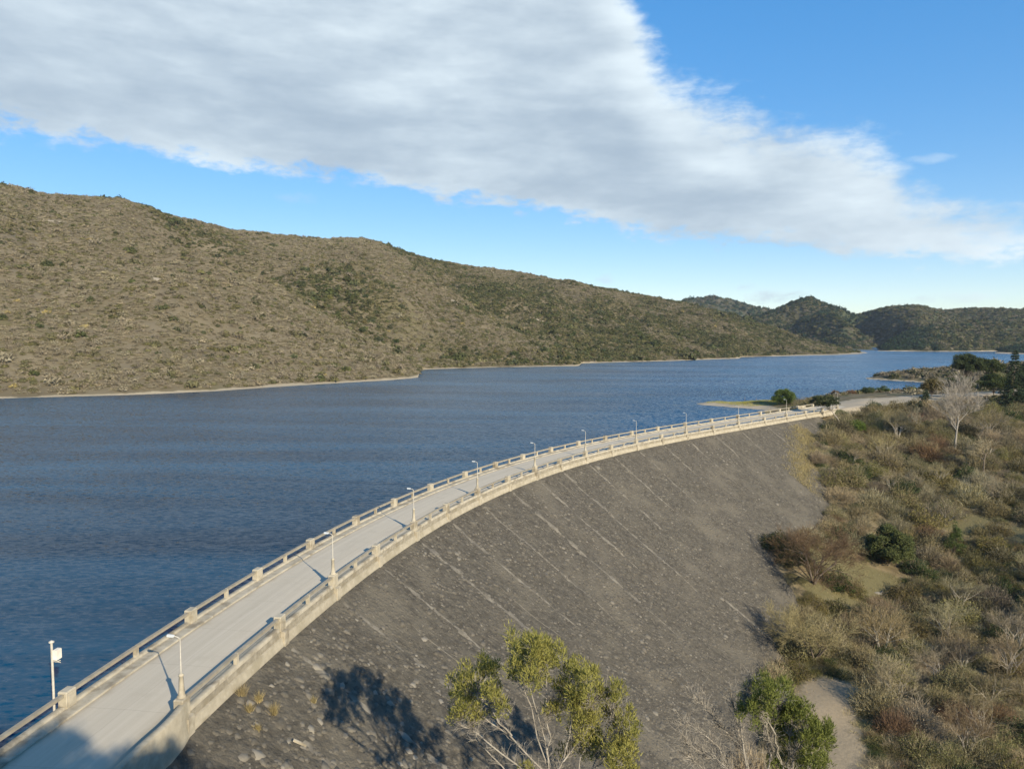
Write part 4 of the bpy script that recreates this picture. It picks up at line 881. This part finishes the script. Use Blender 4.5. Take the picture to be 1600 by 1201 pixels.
place_tree('leaning_tree','leaning dark green tree whose crown hangs over the end of the parapet','tree',at_ground(94.8,210),(lambda: (lambda g,mt,mc:(tubes(mt,[(0,0,-.4),(-1.2,.2,2.4),(-2.8,.4,4.6)],[(-1.2,.2,2.4),(-2.8,.4,4.6),(-5.0,.6,6.6)],[.22,.19,.15],[.19,.15,.08],7),tubes(mt,np.repeat([[-2.8,.4,4.6]],14,0),np.c_[g.uniform(-9,-1.6,14),g.uniform(-2,2.5,14),g.uniform(6,8.4,14)],np.full(14,.06),np.full(14,.02),4),clump_cloud(g,mc,np.c_[g.uniform(-8.8,-2,26),g.uniform(-2,2.5,26),g.uniform(6.2,8.6,26)],g.uniform(.7,1.35,26),260,.26),(mt.mesh('trunk',M_gbark),mc.mesh('crown',M_leaf_dark)))[-1])(np.random.default_rng(18),MB(),MB()))())
place_tree('spit_tree','rounded bright green bush-tree on the grass spit by the lake','tree',at_ground(97,261),leafy_tree(19,6.0,8.5,M_leaf_green,40,240,.28,.08,.16,cr=.2))
place_tree('bare_bush','brown leafless bush right of the green tree on the spit','bush',at_ground(101.5,256),[m for m in twig_bush(20,M_twig_red,M_leaf_olive,1500,500,3.4,2.8,.22,.022,.8)],names=('stems','foliage'))
place_tree('green_bush','bright green bush on the slope just below the end of the parapet','bush',at_ground(97.5,208),leafy_tree(21,3.2,6.4,M_leaf_green,24,220,.26,.05,.1,cr=.22))
for i,(x,y,h,w_,lb) in enumerate(((186,300,16,13,'tall dark spreading pine on the right shore, leftmost of its group'),(198,304,13.5,11,'dark spreading pine right behind the tallest pine'),(210,296,11.5,10,'lower dark pine at the right end of the pine group'))):
    place_tree('dark_pine',lb,'tree',at_ground(x,y),leafy_tree(30+i,h,w_,M_leaf_dark,55,170,.42,.35,.28,cr=.15,blade=False),'dark pines on the right shore')
place_tree('tall_conifer','tall narrow dark conifer at the right edge, in front of the pines','tree',at_ground(160.6,235),conifer(41,19.5,9.5,M_needle,22,.2,.55,30))
place_tree('tall_conifer','dark conifer cut by the right edge of the view','tree',at_ground(168.5,239),conifer(42,16,9,M_needle,18,.2,.55,30))
GV=[]
for i,(x,y,h,w_) in enumerate(((150,262,7,9),(158,258,9,9),(172,262,8.5,10),(180,270,8,9),(192,270,9,11),(205,262,8,10),(178,250,6.5,8),(222,310,9,11),(236,325,9,12),(215,330,7,9))):
    GV.append(place_tree('plateau_tree','mid-height dark tree of the grove on the right-hand plateau','tree',at_ground(x,y),leafy_tree(50+i,h,w_,M_leaf_dark if i%3 else M_leaf_olive,30,120,.4,.2,.16,cr=.19),'grove on the right-hand plateau'))
for i,o in enumerate(sorted(GV,key=lambda o:o.location.x/o.location.y)): o['label']='dark tree of the right-hand plateau grove, '+nth(i)
for i,(x,y,w_,lb) in enumerate(((132,300,3.2,'low russet bush at the water edge behind the parapet end'),(139,301,3.6,'low brown bush at the water edge, beside the russet one'),(147,303,5.5,'largest dark bush at the water edge of the forecourt'),(154,304,5.2,'dark bush right of the largest one at the water edge'),(171,305,4.6,'dark bush in the middle of the forecourt edge, alone'),(176,306,4.4,'dark bush touching the lone one at the forecourt edge'),(186,308,3.0,'rightmost small bush at the forecourt water edge'))):
    place_tree('shore_bush',lb,'bush',at_ground(x,y),leafy_tree(70+i,2.6 if i>1 else 2.0,w_*1.15,M_leaf_dark if i>1 else M_twig_red,18,150,.3,.04,.08,cr=.22),'low bushes along the forecourt edge')
for x,y,lb in ((59.6,133.9,'left pale boulder group at the edge of the grass clearing'),(69.3,135.2,'squarish pale boulder at the edge of the grass clearing')):
    o=tag(empty('boulder',at_ground(x,y)),lb,'boulder')
    for k in range(3 if x<65 else 2):
        l=link('stone',SME[2+3*((k*3+int(x))%8)],o,(k*1.1-.6,.3*k,0.05),(0,0,k*1.3));l.scale=(1.8-k*.4,1.5-k*.3,1.6-k*.3)

# ------------------------------------------------------------------ thicket of bushes below the dam
MARKS=[('the wide russet tree',54.9,130.5),('the round dark tree',75.6,144.5),('the conical conifer',91,148.5),('the tan spreading tree',45.7,108),('the sandy path',40.5,92),('the grass clearing',66,137),('the pale poplar',118.5,195),('the small forked tree',118,182),('the young pine',128.6,228),('the bright green slope bush',97.5,208),('the yellow grass patch',77,180),('the tall narrow conifer',158,230),('the leaning tree',95,212),('the right-hand grass patch',101,158),('the foot of the face',45,115),('the squarish boulder',69.3,135.2)]
def landmark_labels(objs,words):
    # name each plant by the landmark it stands nearest to, the side it is on and its rank there
    cell={}
    for o,kd in zip(objs,words):
        x,y=o.location.x,o.location.y;d,nm,mx,my=min((math.hypot(x-a,y-b),m,a,b) for m,a,b in MARKS)
        vx,vy=mx/math.hypot(mx,my),my/math.hypot(mx,my);dep=(x-mx)*vx+(y-my)*vy;lat=(x-mx)*vy-(y-my)*vx
        side=('behind' if dep>0 else 'in front of') if abs(dep)>abs(lat) else ('right of' if lat>0 else 'left of')
        cell.setdefault((kd,nm,side),[]).append((d,o))
    for (kd,nm,side),l in cell.items():
        for i,(d,o) in enumerate(sorted(l,key=lambda q:q[0])):
            o['label']='%s %s %s'%(kd,side,nm)+(', %s there'%ORD[min(i,19)] if len(l)>1 else '')

BV=[]
for i in range(4): BV.append(('grey',twig_bush(900+i,M_twig_grey,M_twig_grey,2600,1400,1,.85,.05,.012,.34)))
for i in range(4): BV.append(('tan',twig_bush(910+i,M_twig_tan,M_leaf_olive,1700,2600,1,.85,.055,.012,.32)))
for i in range(4): BV.append(('olive',twig_bush(920+i,M_twig_grey,M_leaf_olive,800,5200,1,.8,.06,.012,.32)))
for i in range(2): BV.append(('russet',twig_bush(930+i,M_twig_red,M_twig_red,2100,1300,1,.75,.05,.012,.34)))
for i in range(3): BV.append(('dark',twig_bush(940+i,M_twig_grey,M_leaf_dark,350,6000,1,.85,.065,.012,.3)))
BL={'grey':('grey-brown leafless twiggy bush in the thicket below the dam','leafless grey bushes below the dam'),'tan':('tan twiggy bush with sparse small leaves in the thicket below the dam','tan bushes below the dam'),'olive':('olive-green small-leaved bush in the thicket below the dam','olive bushes below the dam'),'russet':('russet-brown leafless bush in the thicket below the dam','russet bushes below the dam'),'dark':('dark green dense bush in the thicket below the dam','dark green bushes below the dam')}
g=np.random.default_rng(77)
n=9000;X=g.uniform(20,175,n);Yv=g.uniform(76,246,n);Zv=site_z(X,Yv);S,R=center_sr(X,Yv)
fz=np.where((R>0)&(S<178),face_z(np.maximum(R,.75)),-99)
ok=(Zv>fz+.5)&((R>2)|(S>212))&(np.abs(X/Yv)<.76)&(Zv<-1.0)
ok&=seg_dist(X,Yv,PATH)>5.4
ok&=~((S>150)&(S<180)&(R<9))
for lx,ly,ra,rb in LAWN: ok&=np.hypot((X-lx)/ra,(Yv-ly)/rb)>1.0
for tx,ty,tr in ((54.9,130.5,4),(75.6,144.5,4.5),(91,148.5,3),(45.7,108,3),(97.5,208,3.5)): ok&=np.hypot(X-tx,Yv-ty)>tr
ok&=seg_dist(X,Yv,[(112,240),(128,250),(150,256)])>6
X,Yv,Zv,S,R=X[ok],Yv[ok],Zv[ok],S[ok],R[ok]
kindn=vnoise(X,Yv,26,801);kindn=kindn.argsort().argsort()/len(kindn);kind2=vnoise(X,Yv,9,802)
sel=[]
for i in range(len(X)):
    rad=g.uniform(2.1,4.0)*(1.1 if Yv[i]>150 else .95)
    if all((X[i]-a)**2+(Yv[i]-b)**2>((rad+c)*.56)**2 for a,b,c,_ in sel): sel.append((X[i],Yv[i],rad,i))
    if len(sel)>=298: break
print('bushes',len(sel))
BO=[];BW=[];BS={'grey':'grey leafless twiggy bush','tan':'tan twiggy bush','olive':'olive small-leaved bush','russet':'russet leafless bush','dark':'dark green dense bush'}
for x,y,rad,i in sel:
    q=kindn[i]+.35*(g.random()-.5)
    kd='olive' if q<.32 else 'tan' if q<.58 else 'grey' if q<.80 else 'dark' if kind2[i]>.55 else 'olive'
    if g.random()<.07: kd='russet'
    if g.random()<.13: kd='dark'
    me=[m for k,m in BV if k==kd];st,fo=me[int(g.integers(len(me)))]
    o=tag(empty('valley_bush',(x,y,Zv[i]-.15),float(g.uniform(0,6.28))),BL[kd][0],'bush',BL[kd][1])
    BO.append(o);BW.append(BS[kd])
    o.scale=(rad,rad,rad*g.uniform(.85,1.45)*(.9 if kd=='dark' else 1))
    link('stems',st,o)
    if fo: link('foliage',fo,o)
# leafless trees standing in the thicket
BT=[bare_tree(1000+i,6.5+i%3,7.5+i%2,2600,3+i%3,3,.55,.32,.8,.1,(2,4),.11,.014,M_gbark,(M_twig_grey,M_twig_tan,M_twig_grey)[i%3],.016)[:2] for i in range(5)]
TL=[(62,103.5),(67.5,107),(73,105),(66,98),(58,112),(79,112),(71,117),(62,120),(88,122),(52,96),(80,128),(97,132),(108,143),(96,160),(112,168),(105,178),(124,190),(132,203),(140,212),(90,172),(84,180),(98,192),(108,204),(118,212),(126,222),(141,228),(60,90),(55,85)]
landmark_labels(BO,BW)
TO=[]
for i,(x,y) in enumerate(TL):
    TO.append(place_tree('thicket_tree','grey leafless many-stemmed tree rising from the thicket below the dam','tree',at_ground(x,y),BT[i%5],'leafless trees in the thicket',float(g.uniform(0,6)),float(g.uniform(.8,1.2))))
landmark_labels(TO,['grey many-stemmed leafless tree']*len(TO))
# smaller bushes filling the gaps: one mass
def fill_shape(seed,mt,nt,ml,nl):
    g=np.random.default_rng(seed);P,d=dome_pts(g,nt,1.,.8,.25);P[:,2]=np.maximum(P[:,2],.02);mb=MB()
    blades(mb,P,d+.7*unit(g.normal(size=(nt,3)))+[0,0,.45],.36*g.uniform(.5,1.3,nt),.018,g,g.random(nt))
    if nl: P,d=dome_pts(g,nl,1.,.75,.5);leaves(mb,P,.075*g.uniform(.6,1.4,nl),g,g.random(nl)**2*.8)
    return mb.mesh('bush',mt)
FILL=bpy.data.collections.new('fill_shapes')
for i,(mt,nt,nl) in enumerate(((M_twig_grey,800,0),(M_twig_grey,800,0),(M_twig_tan,800,0),(M_twig_tan,800,0),(M_leaf_olive,350,1300),(M_leaf_olive,300,1400),(M_twig_red,800,0),(M_leaf_dark,150,1800))):
    FILL.objects.link(bpy.data.objects.new('fill_shapes_%02d'%i,fill_shape(1100+i,mt,nt,None,nl)))
gf=np.random.default_rng(79);n=26000;FX=gf.uniform(20,178,n);FY=gf.uniform(76,248,n);FZ=site_z(FX,FY);S,R=center_sr(FX,FY);fz=np.where((R>0)&(S<178),face_z(np.maximum(R,.75)),-99)
ok=(FZ>fz+.2)&((R>2)|(S>212))&(np.abs(FX/FY)<.78)&(FZ<-.7)&(seg_dist(FX,FY,PATH)>4.)&~((S>150)&(S<180)&(R<9))&(seg_dist(FX,FY,[(112,240),(128,250),(150,256)])>7)
for lx,ly,ra,rb in LAWN: ok&=np.hypot((FX-lx)/ra,(FY-ly)/rb)>1.05
for tx,ty,tr in ((54.9,130.5,2.5),(75.6,144.5,5),(91,148.5,3),(97.5,208,3.5)): ok&=np.hypot(FX-tx,FY-ty)>tr
FP=np.c_[FX,FY,FZ-.1][ok][:3300]
q=vnoise(FP[:,0],FP[:,1],20,811);q=q.argsort().argsort()/len(q)+.4*(gf.random(len(FP))-.5)
fi=np.where(q<.42,gf.integers(4,6,len(FP)),np.where(q<.62,gf.integers(2,4,len(FP)),gf.integers(0,2,len(FP))));fi=np.where(gf.random(len(FP))<.03,6,fi);fi=np.where(gf.random(len(FP))<.10,7,fi)
scatter('low_thicket','low tangled thicket of small bushes between the larger ones below the dam',FP,fi,gf.uniform(.7,1.7,len(FP)),gf,FILL)
# undergrowth and dry grass
def tuft_cloud(name,label,P,h,nb,material,seed,kind='stuff',wd=.02,spread=.35):
    g=np.random.default_rng(seed);k=len(P);A=np.repeat(P,nb,0)+np.c_[g.normal(size=(k*nb,2))*spread*.5,np.zeros(k*nb)];D=np.c_[g.normal(size=(k*nb,2))*.45,np.ones(k*nb)]
    mb=MB();blades(mb,A,D,np.repeat(h,nb)*g.uniform(.5,1.2,k*nb),wd,g,g.random(k*nb));return tag(link(name,mb.mesh(name,material)),label,kind=kind)
n=16000;X=g.uniform(20,175,n);Yv=g.uniform(76,250,n);Zv=site_z(X,Yv);S,R=center_sr(X,Yv);fz=np.where((R>0)&(S<178),face_z(np.maximum(R,.75)),-99)
ok=(Zv>fz-.1)&((R>2)|(S>212))&(np.abs(X/Yv)<.78)&(Zv<-.3)&(seg_dist(X,Yv,PATH)>2.2)&(seg_dist(X,Yv,[(112,240),(128,250),(150,262)])>8)
P=np.c_[X,Yv,Zv-.05][ok]
tuft_cloud('dry_grass','dry tan grass between the bushes of the valley',P,g.uniform(.25,.75,len(P)),9,M_grass,5,wd=.05,spread=.8)
P=P[g.random(len(P))<.22]
mbu=MB();gg=np.random.default_rng(9)
for p in P:
    k=34;r=gg.uniform(.4,1.1);q,d=dome_pts(gg,k,r,r*.7,.2,-.0);blades(mbu,q+p,d*.6+unit(gg.normal(size=(k,3)))*.6+[0,0,.5],.38*gg.uniform(.5,1.2,k),.035,gg,gg.random(k))
tag(link('undergrowth',mbu.mesh('undergrowth',M_twig_tan)),'low brown undergrowth filling the gaps of the thicket',kind='stuff')
# yellow grass patch on the upper edge of the face, and short grass on the spit
S=g.uniform(146,176,2600);R=g.uniform(2,26,2600);R=np.maximum(2,5.5+np.maximum(0,172-S)*.42+g.normal(size=2600)*1.9)
x,y,_=at(S,R);z=np.maximum(face_z(R),ground_z(np.array(x),np.array(y)));tuft_cloud('dry_grass','dry yellow grass creeping over the far edge of the stone face',np.c_[x,y,z-.05],g.uniform(.3,.9,len(S)),8,M_grass,6,wd=.06,spread=.6)
X=g.uniform(72,101,2600);Yv=g.uniform(262,284,2600);Zv=site_z(X,Yv);ok=Zv>-3.45
tuft_cloud('short_grass','short green-yellow grass on the spit',np.c_[X,Yv,Zv][ok],np.full(ok.sum(),.25),7,leafmat('spit_grass',(.17,.17,.035),(.25,.235,.055),.05,.2),7,wd=.07,spread=.9)
for x,y,lb in ((88,277,'taller thin dark stake on the grass spit'),(93,279,'shorter dark stake on the grass spit, right of the taller')):
    mb=MB();tubes(mb,[(0,0,-.2)],[(0,0,1.9 if x<90 else 1.1)],[.09],[.07],6);tag(link('stake',mb.mesh('stake',M_bark),None,at_ground(x,y,0)),lb,'stake')
# straw tufts and debris on the near face
def face_pt(s,r,dz=0.):
    x,y,_=at(s,r);return (float(x),float(y),float(face_z(r))+.12+dz)
TB=[(-9.9,1.0,1.0,'tallest straw-coloured grass tuft under the near parapet'),(-9.3,1.9,.85,'straw grass tuft in the middle of the three under the near parapet'),(-10.6,1.9,.7,'rusty straw tuft lowest of those under the near parapet'),(-9.4,3.0,.95,'separate yellow grass tuft right of the others on the near face'),(-5.9,4.3,.6,'small yellow tuft alone near the tree shadow on the face'),(-11.6,2.9,.55,'faint dry tuft close to the wing wall on the face')]
for i,(s,r,h,lb) in enumerate(TB):
    gg=np.random.default_rng(60+i);mb=MB();k=140;a=gg.uniform(0,6.28,k);t=gg.uniform(.05,.9,k)
    blades(mb,np.c_[gg.normal(size=(k,2))*.1,np.zeros(k)],np.c_[np.cos(a)*t,np.sin(a)*t,np.ones(k)],h*gg.uniform(.5,1.1,k),.03,gg,gg.random(k))
    tag(link('grass_tuft',mb.mesh('grass_tuft',M_grass),None,face_pt(s,r,-.1)),lb,'grass tuft','straw tufts on the near face')
me=box_mesh('concrete_bar',M_conc,.95,.16,.16,.02);th=float(crest(-10.4)[2])
tag(link('concrete_bar',me,None,face_pt(-10.4,5.2,.08),(.1,.55,th-1.2)),'short pale concrete bar lying on the near stone face','bar')
# scrub of the peninsula
g=np.random.default_rng(88);n=5200;X=g.uniform(205,420,n);Yv=g.uniform(355,480,n);Zv=site_z(X,Yv);ok=Zv>-2.9;X,Yv,Zv=X[ok],Yv[ok],Zv[ok]
idx=g.choice([0,2,3,4,5,6,7],size=len(X),p=[.12,.22,.2,.16,.14,.08,.08]);scatter('peninsula_scrub','low brown and olive scrub covering the wooded point across the inlet',np.c_[X,Yv,Zv],idx,np.exp(g.normal(.55,.3,len(X))),g)
n=1800;X=g.uniform(150,330,n);Yv=g.uniform(252,345,n);Zv=site_z(X,Yv);ok=(Zv>-2.2)&(seg_dist(X,Yv,[(112,240),(128,250),(150,262),(178,276),(230,290)])>11);X,Yv,Zv=X[ok],Yv[ok],Zv[ok]
eX=g.uniform(118,196,240);eY=np.interp(eX,[118,140,165,196],[291,303,309,312])+g.normal(size=240)*2.2;X=np.r_[X,eX];Yv=np.r_[Yv,eY];Zv=site_z(X,Yv)
scatter('plateau_scrub','low scrub between the trees of the right-hand plateau',np.c_[X,Yv,Zv],g.choice([0,2,3,4,5,6,7],size=len(X),p=[.14,.18,.16,.18,.16,.09,.09]),np.exp(g.normal(.2,.3,len(X))),g)
SHR=[(207.5,427),(211,421),(215,416),(219,409),(222,404),(226,398),(229,393),(231,389),(213,424)];SHR.sort(key=lambda q:q[0]/q[1])
for i,(x,y) in enumerate(SHR):
    o=tag(link('shore_rock',SME[2+3*(i%8)],None,(x,y,-3.9),(0,0,i)),'pale rock at the water edge of the wooded point, '+nth(i),'rock','rocks along the wooded point');o.scale=[float(g.uniform(2,4))]*2+[2.5]
# scrub on the viewpoint hill (out of view, added to throw the shade on the near road)
gg=np.random.default_rng(5);mb=MB();C=[]
for i in range(300):
    x=gg.uniform(-15,20);y=gg.uniform(-17,-11);C.append((x,y,float(ground_z(np.array([x]),np.array([y]))[0])+gg.uniform(.5,4.6)))
clump_cloud(gg,mb,C,gg.uniform(1.2,1.9,len(C)),110,.42)
tag(link('unseen_shade_scrub',mb.mesh('unseen_shade_scrub',M_leaf_olive)),'unseen scrub on the viewpoint hill, added to shade the near dam road',kind='stuff')
HB=[o for o in bpy.data.objects if o.name.startswith('hillside_bush')]
for word in ('dark green','olive green'):
    for i,o in enumerate(sorted([o for o in HB if o['label'].startswith(word)],key=lambda o:o.location.x/o.location.y)):
        o['label']=word+' rounded bush on the far hillside, '+nth(i)+' of its colour'
# ------------------------------------------------------------------ thin air haze
HZ=0.00005
if HZ:
    bm=bmesh.new();bmesh.ops.create_cube(bm,size=1);bmesh.ops.scale(bm,vec=(6200,4600,300),verts=bm.verts);bmesh.ops.translate(bm,vec=(300,1700,100),verts=bm.verts)
    me=bpy.data.meshes.new('haze');bm.to_mesh(me);bm.free();m=bpy.data.materials.new('haze');m.use_nodes=True;nt=m.node_tree;nt.nodes.remove(nt.nodes['Principled BSDF'])
    pv=nt.nodes.new('ShaderNodeVolumePrincipled');pv.inputs['Density'].default_value=HZ;pv.inputs['Color'].default_value=(.80,.88,1,1);pv.inputs['Anisotropy'].default_value=.2
    nt.links.new(pv.outputs[0],nt.nodes['Material Output'].inputs['Volume']);me.materials.append(m)
    tag(link('haze',me),'thin blue air haze over the lake',kind='stuff')
